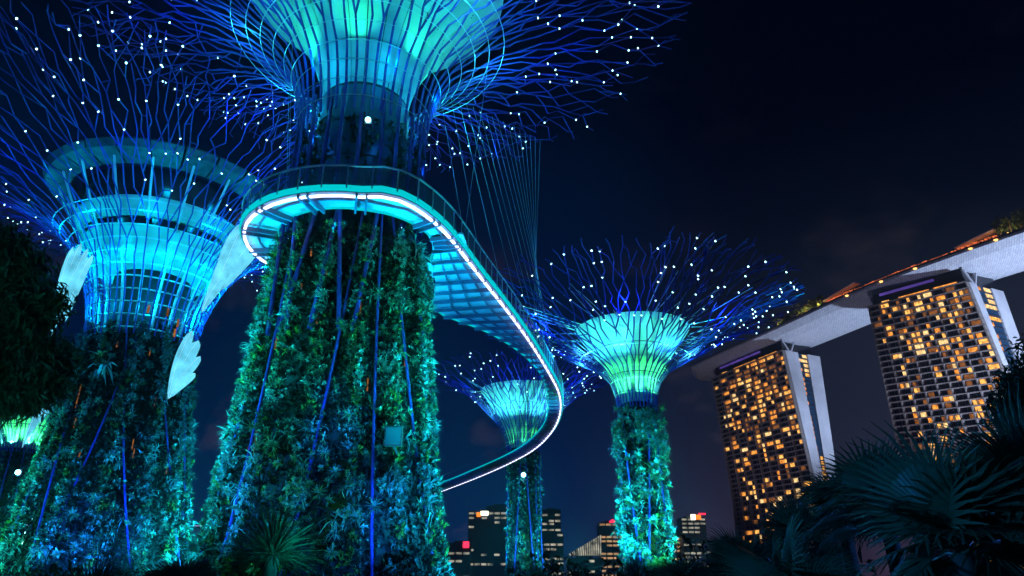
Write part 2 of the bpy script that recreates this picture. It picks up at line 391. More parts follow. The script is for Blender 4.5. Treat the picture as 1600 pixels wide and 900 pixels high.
def canopy(root, cx, cy, prof, n_ribs, step, r_base, r_tip, spacing, seed, led_r, led_p, led_u0=.5, jit=.25, led_max=290, link_p=.75):
    """ribs that rise from the neck, fork and kink outwards to a ragged rim; each rib with its forks is one part"""
    g = random.Random(seed)
    f, T = surf(prof)
    lv = int(T / step); led_pts = []
    ledm = MB(); ledm.sphere((0, 0, 0), led_r, 6, 4); lm = ledm.mesh('led'); lm.materials.append(M['led'])
    def P(u, th, dz=0):
        r, z = f(min(u, 1.0)); return Vector((cx + r * math.cos(th), cy + r * math.sin(th), z + dz))
    act = []                                    # angle, rib, last point, heading
    for i in range(n_ribs):
        th = 2 * PI * (i + g.uniform(-.12, .12)) / n_ribs
        act.append([th, i, P(0, th), g.choice((-1, 1))])
    mbs = [MB() for _ in range(n_ribs)]
    for l in range(1, lv + 1):
        u = l / lv; rad = r_base + (r_tip - r_base) * min(1, u * 1.15); r_here = f(u)[0]
        want = max(n_ribs, int(2 * PI * r_here / spacing)) if u > .25 else n_ribs
        splits = set()
        while len(act) + len(splits) < want and len(splits) < len(act) * .5: splits.add(g.randrange(len(act)))
        nodes = []
        n = len(act)
        for i, (th, rib, last, hd) in enumerate(act):
            gap = 2 * PI / n
            if i in splits:
                for sg in (-1, 1): nodes.append([th + sg * gap * .26, rib, last, sg])
            else:
                nodes.append([th, rib, last, -hd if g.random() < .75 else hd])
        n = len(nodes)
        ths = [q[0] for q in nodes]
        for i in range(n):                      # even out the spacing
            p = ths[i - 1] - (2 * PI if i == 0 else 0); q = ths[(i + 1) % n] + (2 * PI if i == n - 1 else 0)
            nodes[i][0] += .45 * ((p + q) / 2 - ths[i])
        zig = .03 if u < .2 else (.14 if u < .4 else .30)
        nxt = []; gap = 2 * PI / n; pts = []
        for th, rib, last, hd in nodes:
            uu = u + (g.uniform(-.38, .38) / lv if u > .35 else 0)
            pts.append(P(uu, th + hd * gap * zig * g.uniform(.4, 1.3), g.uniform(-jit, jit) * (u ** 2) * 1.6))
        for i in range(n):                      # neighbours leaning together may meet in one node
            j = (i + 1) % n
            if nodes[i][3] > 0 and nodes[j][3] < 0 and u > .35 and g.random() < link_p:
                m_ = (pts[i] + pts[j]) / 2; pts[i] = m_; pts[j] = m_
        for (th, rib, last, hd), p in zip(nodes, pts):
            if last is not None: mbs[rib].tube(last, p, rad, rad * .96)
            if u > led_u0 and g.random() < led_p: led_pts.append(p)
            if u > .85 and g.random() < .12: nxt.append([th, rib, None, hd]); continue
            nxt.append([th, rib, p, hd])
        for i in range(n):
            q, w = pts[i], pts[(i + 1) % n]
            if u > .45 and .3 < (q - w).length < spacing * 1.5 and g.random() < .12: mbs[nodes[i][1]].tube(q, w, rad * .8)
        act = nxt
        for q in act:
            if q[2] is None:
                q[2] = P(min(1, u + g.uniform(-.2, .2) / lv), q[0]) if u < .8 else None
        act = [q for q in act if q[2] is not None]
        act.sort(key=lambda q: q[0])
    for q in act:
        d = q[2] - Vector((cx, cy, q[2].z)); d.normalize()
        e = q[2] + d * step * g.uniform(.3, .8) + Vector((-d.y, d.x, 0)) * g.uniform(-.6, .6) + Vector((0, 0, g.uniform(-.1, .5)))
        mbs[q[1]].tube(q[2], e, r_tip)
    for mb in mbs:
        if mb.v: mb.build('canopy_branch', M['steel'], root)
    g.shuffle(led_pts)
    for p in led_pts[:led_max]:
        link('led_lamp', lm, None, root, loc=p - root.location)

def membrane(root, cx, cy, prof, n, m, gap=.03, tiers=4):
    """the funnel of skin panels inside the ribs, in tiers with open joints: every panel is a piece"""
    f, T = surf(prof)
    for k in range(tiers):
        u0, u1 = k / tiers + .10 / T, (k + 1) / tiers - .02 / T
        sub = [f(u0 + (u1 - u0) * i / 4) for i in range(5)]
        for i in range(n):
            a0 = 2 * PI * (i + gap) / n; a1 = 2 * PI * (i + 1 - gap) / n
            mb = MB(); mb.lathe((cx, cy), sub, 2, a0, a1); mb.lathe((cx, cy), [(r - .12, z) for r, z in sub][::-1], 2, a0, a1)
            mb.build('skin_panel', m, root, smooth=True)
    mb = MB(); mb.lathe((cx, cy), [(r - .13, z) for r, z in prof], 36)
    mb.build('skin_backing', M['dark_steel'], root, smooth=True)

def hoops(root, cx, cy, levels, m, rad, n, skip=0, seed=1):
    g = random.Random(seed)
    for (r, z) in levels:
        mb = MB()
        for i in range(n):
            if g.random() < skip: continue
            a0 = 2 * PI * (i + .08 * (skip > 0)) / n; a1 = 2 * PI * (i + 1 - .08 * (skip > 0)) / n
            mb.tube((cx + r * math.cos(a0), cy + r * math.sin(a0), z), (cx + r * math.cos(a1), cy + r * math.sin(a1), z), rad, n=4)
        if mb.v: mb.build('hoop', m, root)

def columns(root, cx, cy, prof, z0, z1, n, rad, seed, lean=.34, off=-.10):
    g = random.Random(seed)
    for i in range(n):
        th = 2 * PI * (i + .5 * g.random()) / n; d = g.choice((-1, 1, 0)) * lean * g.uniform(.6, 1.4)
        pts = []
        for k in range(7):
            z = z0 + (z1 - z0) * k / 6; t = th + d * (k / 6 - .5) * 2; r = float(prof_r(prof, z)) + off
            pts.append((cx + r * math.cos(t), cy + r * math.sin(t), z))
        mb = MB(); mb.poly(pts, rad, rad * .85, 7); mb.build('steel_column', M['column'], root, smooth=True)

def tufts(root, cx, cy, prof, z0, z1, n, sc, seed, spread=1.9):
    g = random.Random(seed); fa = face_angle(cx, cy)
    for _ in range(n):
        th = fa + g.uniform(-spread, spread); z = g.uniform(z0, z1); r = float(prof_r(prof, z)) + .28
        o = link('tuft_plant', g.choice(ROS), None, root, loc=Vector((cx + r * math.cos(th), cy + r * math.sin(th), z)) - root.location)
        s = sc * g.uniform(.6, 1.3); o.scale = (s, s, s)
        o.rotation_euler = (g.uniform(-.6, .6), g.uniform(-.5, .2), th + g.uniform(-.3, .3))

def floodlight(root, p, r=.16):
    mb = MB(); mb.box((p[0], p[1] + .25, p[2]), (r * 2.6, .3, r * 2.6)); f_ = mb.build('floodlight', M['dark_steel'], root)
    mb = MB(); mb.sphere(p, r, 12, 8); o = link('lens', mb.mesh('lens'), M['flood'], f_, loc=(0, 0, 0)); return f_

# --- the big one in the middle
MX, MY = -10.2, 42.0
trunk_prof = [(7.0, 0), (6.3, 3), (5.7, 7), (5.2, 12), (4.75, 17), (4.45, 22), (4.25, 27), (4.2, 31)]
main = empty('supertree', (MX, MY, 0), 'largest plant-covered steel supertree, ringed by the curved walkway, its funnel glowing green and cyan', 'supertree', 'steel supertrees of the grove')
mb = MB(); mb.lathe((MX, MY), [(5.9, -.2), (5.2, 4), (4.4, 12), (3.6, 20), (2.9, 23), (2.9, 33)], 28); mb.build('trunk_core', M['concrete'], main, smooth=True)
garden_wall(main, MX, MY, trunk_prof, -.1, 21.2, 15000, 1.0, 15, 3)
link('foliage', trunk_leaves(MX, MY, trunk_prof, 23, 29.5, 900, .30, 9, 5, gap=.8, out=-.7), M['leaf_dark'], main, kind='stuff')
tufts(main, MX, MY, trunk_prof, .5, 21, 285, .62, 11)
columns(main, MX, MY, trunk_prof, 0, 23.4, 11, .095, 4)
for i, (a, b) in enumerate(((-118, -104), (-112, -124), (-97, -88), (-80, -88), (-72, -60), (-128, -140))):
    p = [(MX + prof_r(trunk_prof, z) * math.cos(math.radians(t)) * 1.05, MY + prof_r(trunk_prof, z) * math.sin(math.radians(t)) * 1.05, z) for t, z in ((a, 14.5), (b, 22.6))]
    mb = MB(); mb.tube(p[0], p[1], .13, n=7); mb.build('diagonal_strut', M['column'], main, smooth=True)
columns(main, MX, MY, [(r - .1, z) for r, z in trunk_prof], 23.4, 31, 22, .14, 5, lean=.03, off=.1)
mc = smooth_prof([(4.2, 29.5), (4.5, 32.5), (5.6, 35.5), (9.0, 38.2), (14, 40.2), (19, 41.6), (23, 42.4)])
canopy(main, MX, MY, mc, 46, 1.55, .10, .046, .50, 21, .078, .30, .50, jit=.7)
mem = smooth_prof([(2.9, 32.4), (3.3, 34.5), (4.6, 37.5), (6.8, 40.2), (9.6, 42.8)])
membrane(main, MX, MY, mem, 22, M['membrane'])
fm, _ = surf(mc)
hoops(main, MX, MY, [(r + .05, z - .12) for r, z in [fm(u) for u in (.04, .09, .14, .19, .24, .29, .34, .39, .44)]], M['pale_steel'], .03, 46)
for i in range(20):                              # dim panels of the neck behind the ribs
    for z0, z1 in ((24.2, 26.8), (26.9, 29.5), (29.6, 32.2)):
        mb = MB(); mb.lathe((MX, MY), [(3.1, z0), (3.05, z1)], 2, 2 * PI * (i + .02) / 20, 2 * PI * (i + .98) / 20); mb.lathe((MX, MY), [(2.98, z1), (2.98, z0)], 2, 2 * PI * (i + .02) / 20, 2 * PI * (i + .98) / 20)
        mb.build('neck_panel', M['neck'], main)
floodlight(main, at(575, 187, MY - 4.6), .17)

p = at(615, 682, MY - 6.0); mb = MB(); mb.box(p, (.85, .35, .95)); bx = mb.build('floodlight', M['dark_steel'], main)
mb = MB(); mb.box((p.x, p.y - .19, p.z), (.72, .04, .82)); o = mb.build('lens', M['dark_glass2'], bx); o.location = (0, 0, 0)
mb = MB(); mb.bar((p.x, p.y + .1, p.z - .4), (p.x, p.y + 1.6, p.z - .6), .08, .08); o = mb.build('bracket', M['dark_steel'], bx); o.location = (0, 0, 0)
# --- warm light and equipment in the gaps of the trunk
def slots(root, cx, cy, prof, n, z0, z1, seed, h=(1.2, 3.2), w=.09, spread=1.1, inset=.75):
    g = random.Random(seed); fa = face_angle(cx, cy)
    for _ in range(n):
        th = fa + g.uniform(-spread, spread); z = g.uniform(z0, z1); hh = g.uniform(*h); r = float(prof_r(prof, z)) - inset
        mb = MB(); mb.box((cx + r * math.cos(th), cy + r * math.sin(th), z + hh / 2), (.08, w * g.uniform(.7, 1.6), hh), th)
        mb.build('interior_light', M['lit_d'], root)
slots(main, MX, MY, trunk_prof, 14, 4, 20, 8, h=(.3, 1.3), w=.05, inset=.55)

# --- left tree with the roof-top restaurant
LX, LY = -35.0, 65.5
lp = [(8.0, 0), (7.0, 4), (6.0, 10), (5.2, 16), (4.6, 22), (4.7, 25)]
left = empty('supertree', (LX, LY, 0), 'tallest left supertree with hooped funnel and a ring-shaped restaurant in its crown', 'supertree', 'steel supertrees of the grove')
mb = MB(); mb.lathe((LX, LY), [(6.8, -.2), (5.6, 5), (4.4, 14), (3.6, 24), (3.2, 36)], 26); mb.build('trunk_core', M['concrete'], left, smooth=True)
garden_wall(left, LX, LY, lp, -.1, 23.6, 13000, 1.15, 13, 31)
tufts(left, LX, LY, lp, .5, 23, 120, .85, 12)
columns(left, LX, LY, lp, 0, 24, 12, .095, 6, off=-.12)
lc = smooth_prof([(4.7, 22.5), (5.2, 26.5), (7.0, 31), (10.5, 34.5), (16, 37.2), (21, 38.6), (25, 39.4)])
canopy(left, LX, LY, lc, 50, 1.7, .085, .048, .50, 33, .085, .22, .42, jit=.5)
fl, _ = surf(lc)
hoops(left, LX, LY, [fl(u) for u in (.02, .06, .10, .14, .18, .22, .26, .30, .34)], M['pale_steel'], .07, 48)
hoops(left, LX, LY, [fl(u) for u in (.385, .42)], M['pale_steel'], .06, 48)
for i in range(18):                              # inner struts carrying the restaurant
    a = 2 * PI * (i + .3) / 18; mb = MB()
    pts = [(LX + r * math.cos(a), LY + r * math.sin(a), z) for r, z in smooth_prof([(4.0, 23), (4.5, 27), (6.2, 31), (8.3, 34.5), (10.0, 38.0), (10.2, 39.0)], 1)]
    mb.poly(pts, .13, .11, 5); mb.build('inner_strut', M['pale_steel'], left)
mb = MB(); mb.lathe((LX, LY), [(3.4, 29.2), (5.6, 29.9), (6.4, 31.0), (6.9, 32.0), (6.9, 32.2), (3, 32.2)], 40); mb.build('lower_floor', M['membrane'], left, smooth=False)
mb = MB(); mb.lathe((LX, LY), [(6.9, 33.0), (7.5, 33.7), (7.9, 34.4), (7.9, 34.6), (3, 34.6)], 40); mb.build('upper_floor', M['membrane'], left)
mb = MB(); mb.lathe((LX, LY), [(6.3, 32.2), (6.6, 33.0)], 40); mb.build('window_band', M['dark_glass'], left)
mb = MB(); mb.lathe((LX, LY), [(7.3, 34.6), (7.8, 37.6)], 40); mb.build('window_band', M['dark_glass'], left)
for i in range(24):
    a0 = 2 * PI * (i + .03) / 24; a1 = 2 * PI * (i + .97) / 24
    mb = MB(); mb.lathe((LX, LY), [(8.8, 37.3), (10.9, 37.8), (11.3, 38.4), (10.9, 38.8), (8.8, 38.8), (8.8, 37.3)], 2, a0, a1)
    mb.build('roof_panel', M['roof_mesh'], left)
slots(left, LX, LY, lp, 16, 10, 24, 9, h=(.4, 1.1), w=.05, inset=.6)
for px, py in ((232, 483), (262, 488), (278, 505), (273, 520)):
    p = at(px, py, LY - 3.9); mb = MB(); mb.box(p, (.16, .1, .75)); mb.build('interior_light', M['lit_d'], left)

# --- two slimmer trees to the right, one at the far left
def slim_tree(cx, cy, label, z_rim, R, cone, trunk_r, seed, nfol, leaf_s, k=1.0, cone_gap=24, ribs=36, spiky=0, led=.16, neck=None, dens=.55, strips=6):
    zc0, zc1, rc = cone
    root = empty('supertree', (cx, cy, 0), label, 'supertree', 'steel supertrees of the grove')
    tp = [(trunk_r * 1.12, 0), (trunk_r, 5), (trunk_r * .92, 12), (trunk_r * .88, zc0)]
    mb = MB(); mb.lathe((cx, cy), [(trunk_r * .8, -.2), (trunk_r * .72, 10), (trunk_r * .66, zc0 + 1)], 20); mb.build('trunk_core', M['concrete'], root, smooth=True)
    garden_wall(root, cx, cy, tp, -.1, zc0 - .5 * k, nfol, leaf_s, strips, seed)
    if spiky: tufts(root, cx, cy, tp, 2, zc0 - 1.6, spiky, 1.5, seed)
    columns(root, cx, cy, tp, 0, zc0, 8, .11 * k, seed, off=.1)
    h = z_rim - zc0
    pr = smooth_prof([(trunk_r * .95, zc0 - .8), (trunk_r * 1.05, zc0 + h * .12), (trunk_r * 1.5, zc0 + h * .32), (R * .46, zc0 + h * .56), (R * .64, zc0 + h * .76), (R * .84, zc0 + h * .92), (R, z_rim)])
    canopy(root, cx, cy, pr, ribs, 1.45 * k, 0.08 * k, .06 * k, dens * k, seed, .09 * k, led, .5, jit=.4 * k)
    membrane(root, cx, cy, smooth_prof([(trunk_r * .80, zc0 - .2), (trunk_r * .92, zc0 + .22 * (zc1 - zc0)), (rc * .62, zc0 + .6 * (zc1 - zc0)), (rc, zc1)]), 24, M['membrane'], .012, tiers=3)
    f2, _ = surf(pr)
    hoops(root, cx, cy, [f2(u) for u in (.08, .15, .22, .29, .36)], M['pale_steel'], .045 * k, 36)
    g = random.Random(seed)
    for i in range(72):                          # struts from the rim of the funnel out to the branches
        a = 2 * PI * (i + .5) / 72; a2 = a + g.uniform(-.16, .16)
        r2_, z2 = f2(g.uniform(.44, .84)); mb = MB()
        mb.tube((cx + (rc - .1) * math.cos(a), cy + (rc - .1) * math.sin(a), zc1 - g.uniform(.2, 1.8)), (cx + r2_ * math.cos(a2), cy + r2_ * math.sin(a2), z2 + g.uniform(0, .5)), .045 * k, n=4)
        mb.build('rim_strut', M['pale_steel'], root)
    return root
T3, T4, T5 = (12.9, 74.0), (2.75, 172.0), (-73.5, 110.0)
K4 = 172 / 106
right_tree = slim_tree(*T3, 'slim supertree right of the walkway with a wide cyan funnel turning green at its neck', 29.6, 17.0, (19.3, 27.2, 6.1), 2.05, 41, 3400, 1.25, spiky=110, strips=7)
mid_tree = slim_tree(*T4, 'slim supertree farthest back, seen under the loop of the walkway, with cyan funnel', 1.6 + 29.4 * K4, 13.0 * K4, (1.6 + 18.7 * K4, 1.6 + 27.2 * K4, 6.4 * K4), 2.45 * K4, 43, 2600, 1.9, k=K4)
far_tree = slim_tree(*T5, 'supertree at the left edge with vivid green funnel half hidden by the dark tree', 32.5, 14.0, (21.0, 30.0, 7.2), 2.6, 47, 2000, 1.3)
tufts(right_tree, T3[0], T3[1], [(1.9, 14), (2.0, 19.5)], 14.5, 18.6, 45, 1.3, 77)
floodlight(mid_tree, at(818, 742, T4[1] - 4.8), .5)
floodlight(far_tree, at(28, 738, T5[1] - 3.4), .36)

# --- lamps of the trees
def ring_lamps(c, r, z, n, color, power, kind='POINT', rad=.35, ph=0, target=None, size=70):
    for i in range(n):
        a = 2 * PI * (i + ph) / n
        p = (c[0] + r * math.cos(a), c[1] + r * math.sin(a), z)
        t = None if target is None else (c[0] + target[0] * math.cos(a), c[1] + target[0] * math.sin(a), target[1])
        lamp(kind, p, color, power, t, size, radius=rad)
# canopy washes
ring_lamps((MX, MY), 4.0, 27.6, 6, (.01, .25, 1), 32, rad=.15)
ring_lamps((MX, MY), 4.9, 33.2, 6, (.0, .35, .8), 300, rad=.3)
ring_lamps((MX, MY), 4.6, 33.6, 6, (.02, 1, .5), 1100, 'SPOT', ph=.5, target=(6.2, 42.0), size=75)
ring_lamps((MX, MY), 9.6, 36.6, 8, (.03, .75, 1), 560, ph=.25, rad=.4)
ring_lamps((MX, MY), 15.0, 37.0, 8, (.01, .05, 1), 480, ph=.25, rad=.4)
ring_lamps((LX, LY), 4.6, 25.5, 6, (.0, .5, 1), 600)
ring_lamps((LX, LY), 7.2, 28.6, 10, (.0, .66, 1), 520, ph=.5)
ring_lamps((LX, LY), 9.2, 32.2, 10, (.0, .60, 1), 300)
ring_lamps((LX, LY), 11.6, 36.0, 8, (.0, .60, 1), 160, ph=.5)
ring_lamps((LX, LY), 15.0, 34.0, 8, (.01, .05, 1), 380, ph=.25)
for c, zz, gp, k in ((T3, 19.8, 1800, 1), (T4, 32.4, 300, K4), (T5, 21.5, 2200, 1)):
    k2 = k * k
    ring_lamps(c, 3.1 * k, zz - .4 * k, 8, (.06, 1, .22), gp * (.75 if c != T5 else 1.6) * k2, 'SPOT', target=(1.6 * k, zz + 3.4 * k), size=75, rad=.2)
    ring_lamps(c, 6.6 * k, zz + 3.2 * k, 8, (.08, 1, .8), (1050 if c != T5 else 20) * k2, 'SPOT', ph=.5, target=(4.4 * k, zz + 6.8 * k), size=110)
    ring_lamps(c, 6.0 * k, zz + 4.0 * k, 6, (.01, .22, 1), (130 if c != T5 else 8) * k2, rad=.3)
    ring_lamps(c, 10.5 * k, zz + 6.5 * k, 6, (.01, .07, 1), 480 * k2, ph=.3)
# trunk washes from the ground
for az, d, c, pw, tz, sz in ((197, 14, TEAL, 34000, 9, 60), (165, 14, TEAL, 40000, 15, 60), (-5, 14, CYAN, 34000, 10, 60), (22, 14, TEAL, 34000, 16, 60), (-62, 17, (.01, .25, 1), 9000, 9, 60), (-98, 18, (.08, 1, .2), 5000, 12, 60),
                             (-150, 20, (.01, .85, .9), 70000, 18, 30), (-40, 20, (.01, .9, .7), 80000, 17.5, 30), (-92, 22, (.01, .8, .9), 60000, 17, 28),
                             (-118, 17, (.01, .22, 1), 30000, 8, 22), (-80, 17, (.01, .25, 1), 30000, 13, 16), (-140, 17, (.01, .3, 1), 36000, 13, 18), (-50, 17, (.01, .3, 1), 30000, 7, 22)):
    a = math.radians(az); lamp('SPOT', (MX + d * math.cos(a), MY + d * math.sin(a), .6), c, pw, (MX, MY, tz), sz, .8, .12)
for az, c, pw in ((-20, (.01, .6, .9), 8000), (200, (.02, .9, .5), 6000), (-70, (.01, .2, 1), 5000), (-115, (.02, .7, .6), 3500), (20, TEAL, 8000)):
    a = math.radians(az); lamp('SPOT', (LX + 14 * math.cos(a), LY + 14 * math.sin(a), .6), c, pw * 5.5, (LX, LY, 11), 62, .8, .25)
for c, k, kk in ((T3, 1.3, 1), (T4, 1.6, 1.6), (T5, .7, 1)):
    for az, cc, pw in ((-15, CYAN, 6500), (195, TEAL, 5000), (-80, (.05, 1, .25), 1800), (-120, (.01, .3, 1), 2500)):
        a = math.radians(az); lamp('SPOT', (c[0] + 12 * kk * math.cos(a), c[1] + 12 * kk * math.sin(a), .6), cc, pw * k * (14 if c != T5 else 6), (c[0], c[1], 10.5 * kk), 48, .7, .25)

# ------------------------------------------------------------------ the curved walkway
WZ = 22.0
outer_px = [(600, 300), (640, 312), (680, 340), (710, 370), (750, 425), (790, 475), (830, 530), (860, 580), (877, 612), (879, 642), (868, 670), (840, 700), (800, 722), (760, 740), (720, 756), (680, 771), (600, 795)]
inner_px = [(672, 487), (700, 499), (750, 513), (800, 541), (835, 570), (855, 600), (859, 640), (850, 668), (820, 697), (780, 718), (740, 735), (700, 752), (640, 772), (580, 792)]
RC, RR = (-9.9, 42.0), 7.0
def resample(pts, n, smooth=True):
    P = [Vector(p) for p in pts]
    if smooth:
        for _ in range(2):
            q = [P[0]]
            for a, b in zip(P, P[1:]): q += [a * .75 + b * .25, a * .25 + b * .75]
            q.append(P[-1]); P = q
    d = [0]
    for a, b in zip(P, P[1:]): d.append(d[-1] + (b - a).length)
    out = []
    for i in range(n):
        s = d[-1] * i / (n - 1)
        out.append(Vector([float(np.interp(s, d, [p[k] for p in P])) for k in range(3)]))
    return out, d[-1]
walk = empty('aerial_walkway', (RC[0], RC[1], WZ), 'curved aerial walkway with white light line looping round the largest tree', 'walkway')
out_world = [at_z(x, y, WZ - .18) for x, y in outer_px]
# ring: from the back, round the left and front, to where the branch leaves it
ring_o = []
a_end = math.atan2(out_world[0].y - RC[1], out_world[0].x - RC[0])
for i in range(41):
    a = math.radians(75) + (a_end + 2 * PI - math.radians(75)) * i / 41
    ring_o.append(Vector((RC[0] + RR * math.cos(a), RC[1] + RR * math.sin(a), WZ - .18)))
print('ring join', ring_o[-1], out_world[0])
OUT, LO = resample(ring_o + out_world, 190)
INN, LI = resample([at_z(x, y, WZ - .18) for x, y in inner_px], 110)
r_in = 4.95
inner_ring = [Vector((RC[0] + r_in * math.cos(a), RC[1] + r_in * math.sin(a), WZ - .18)) for a in [2 * PI * i / 72 for i in range(73)]]

def nearest_inner(p, i):
    """the point across the deck from outer edge point i"""
    c = Vector((RC[0], RC[1], p.z)); best = None
    return best
def deck_strip(A, B, z_top, z_bot, name, m, parent=walk):
    n = len(A)
    for k in range(n - 1):
        a0, a1, b0, b1 = A[k], A[k + 1], B[k], B[k + 1]
        mb = MB()
        lo = [Vector((p.x, p.y, z_bot)) for p in (a0, a1, b1, b0)]; hi = [Vector((p.x, p.y, z_top)) for p in (a0, a1, b1, b0)]
        mb.prism(lo, hi); mb.build(name, m, parent)
# stations across the deck: ring part pairs with the inner ring, branch part with the far edge
n_ring = 0
stA, stB = [], []
for i, p in enumerate(OUT):
    v = Vector((p.x - RC[0], p.y - RC[1], 0))
    if v.length < RR + .25 and i < 110:
        stA.append(p); stB.append(Vector((RC[0], RC[1], p.z)) + v.normalized() * r_in)
ringA, ringB = stA[::3] + [stA[-1]], stB[::3] + [stB[-1]]
deck_strip(ringA, ringB, WZ + .12, WZ - .02, 'soffit_panel', M['soffit'])
# close the ring behind
aa = [math.radians(75) * k / 8 + (math.radians(-12)) * (1 - k / 8) for k in range(9)]
deck_strip([Vector((RC[0] + RR * math.cos(a), RC[1] + RR * math.sin(a), WZ)) for a in aa], [Vector((RC[0] + r_in * math.cos(a), RC[1] + r_in * math.sin(a), WZ)) for a in aa], WZ + .11, WZ + .0, 'soffit_panel', M['soffit'])
first = len(stA) - 1
brA = OUT[first:]
bl = [0]
for a, b in zip(brA, brA[1:]): bl.append(bl[-1] + (b - a).length)
# inner edge of the branch begins hidden behind the trunk
a_st = math.atan2(OUT[first].y - RC[1], OUT[first].x - RC[0]); a_fin = math.radians(28)
inn_full = [Vector((RC[0] + r_in * math.cos(a), RC[1] + r_in * math.sin(a), WZ - .18)) for a in [a_st + (a_fin - a_st) * k / 7 for k in range(8)]]
inn_full += [Vector((RC[0] + 4.5, RC[1] + 5.5, WZ - .18)), Vector((RC[0] + 4.2, RC[1] + 8.5, WZ - .18))] + INN
il = [0]
for a, b in zip(inn_full, inn_full[1:]): il.append(il[-1] + (b - a).length)
NB = 100
def pick(P, d, t):
    s = d[-1] * t
    return Vector([float(np.interp(s, d, [p[k] for p in P])) for k in range(3)])
tA = [i / NB for i in range(NB + 1)]
BA = [pick(brA, bl, t) for t in tA]
BB = []
for i, p in enumerate(BA):                       # across: the closest inner point, never running backwards
    best = min((( (q - p).length, j) for j, q in enumerate(inn_full)), key=lambda w: w[0])[1]
    BB.append(best)
ns = len(inn_full)
mono = []; cur = 0
for b in BB: cur = max(cur, b); mono.append(cur)
BBp = [inn_full[j] for j in mono]
m0 = 16                                          # fan out where the branch leaves the ring
jj = mono[m0]
for i in range(m0): BBp[i] = pick(inn_full[:jj + 1], il[:jj + 1], i / m0)
sm = [BBp[0]] + [(BBp[i - 1] + BBp[i] * 2 + BBp[i + 1]) / 4 for i in range(1, NB)] + [BBp[-1]]
BBp = sm
deck_strip(BA, BBp, WZ + .12, WZ - .02, 'soffit_panel', M['soffit'])
# beams under the deck
for A, B in zip(stA[2::3], stB[2::3]):
    t = (B - A).normalized(); s = Vector((-t.y, t.x, 0)) * .28
    for q in (-1, 1):
        mb = MB(); mb.bar(A + s * q - Vector((0, 0, .12)), B + s * q - Vector((0, 0, .12)), .12, .30); mb.build('cross_beam', M['beam'], walk)
for i in range(0, NB, 1):
    A, B = BA[i] - Vector((0, 0, .10)), BBp[i] - Vector((0, 0, .10))
    if (A - B).length < .3: continue
    mb = MB(); mb.bar(A, B, .14 if i % 2 == 0 else .09, .26); mb.build('cross_beam', M['beam'], walk)
def lateral(A, B, f, w, h, z, name, m, lo=0, hi=None):
    pts = [a * (1 - f) + b * f for a, b in zip(A, B)][lo:hi]
    for p in pts: p.z = z
    mb = MB()
    for a, b in zip(pts, pts[1:]): mb.bar(a, b, w, h)
    mb.build(name, m, walk)
for f_ in (.25, .5, .75):
    lateral(BA, BBp, f_, .10, .14, WZ - .14, 'long_beam', M['beam'])
lateral(stA, stB, .45, .08, .12, WZ - .12, 'long_beam', M['beam'])
# edge: fascia, light line, rail
def edge(P, outward, name, m, w, h, z):
    mb = MB()
    Q = [Vector((p.x, p.y, z)) + o * outward for p, o in P]
    for a, b in zip(Q, Q[1:]): mb.bar(a, b, w, h)
    return mb.build(name, m, walk)
def normals(P):
    R = []
    for i in range(len(P)):
        t = (P[min(i + 1, len(P) - 1)] - P[max(i - 1, 0)]); t.z = 0; t.normalize()
        R.append((P[i], Vector((t.y, -t.x, 0))))
    return R
ON = normals(OUT)
edge(ON, .10, 'edge_fascia', M['edge_glow'], .12, .34, WZ + .02)
edge(ON, -.16, 'led_line', M['led_line'], .16, .10, WZ - .34)
edge(ON, -.02, 'edge_beam', M['beam'], .16, .2, WZ - .12)
edge(ON, .18, 'handrail', M['pale_steel'], .09, .08, WZ + 1.42)
IN_N = normals(BBp[6:])
edge(IN_N, -.05, 'inner_edge', M['edge_glow'], .06, .14, WZ - .05)
edge(IN_N, -.05, 'handrail', M['pale_steel'], .05, .05, WZ + 1.35)
edge(normals(inner_ring), 0, 'inner_edge', M['edge_glow'], .09, .2, WZ - .03)
# balustrade: a post and a pane of glass each metre and a bit
post = MB(); post.box((0, 0, .7), (.07, .05, 1.4)); pm = post.mesh('post'); pm.materials.append(M['pale_steel'])
step_n = int(LO / 1.35); PO, _ = resample([p for p in OUT], step_n, False)
seg = LO / (step_n - 1)
pane = MB(); pane.box((0, 0, .72), (seg - .12, .025, 1.16)); gm = pane.mesh('glass_panel'); gm.materials.append(M['glass'])
for (p, o), (q, _o) in zip(normals(PO), normals(PO)[1:]):
    b = p + o * .18; e = q + _o * .18; ang = math.atan2(e.y - b.y, e.x - b.x)
    x = link('post', pm, None, walk, loc=Vector((b.x, b.y, WZ)) - walk.location); x.rotation_euler = (0, 0, ang)
    c = (b + e) / 2
    x = link('glass_panel', gm, None, walk, loc=Vector((c.x, c.y, WZ + .04)) - walk.location); x.rotation_euler = (0, 0, ang)
# hanging cables to the branches of the big tree
def cable(p, q, r=.013):
    mb = MB(); mb.tube(p, q, r, n=4); mb.build('hanging_cable', M['pale_steel'], walk)
nC = 17
for i in range(nC):
    t = i / (nC - 1); a = BA[int(1 + t * 44)] + Vector((0, 0, 1.5))
    q = at_z(688 + (844 - 688) * t ** .8, 150 + 70 * t, 39.6 + .5 * t)
    cable(a, q)
for i, p in enumerate(stA[8::11]):
    v = (p - Vector((RC[0], RC[1], p.z))).normalized()
    cable(p + Vector((0, 0, 1.5)), Vector((MX + v.x * 8.6, MY + v.y * 8.6, 38.0)))
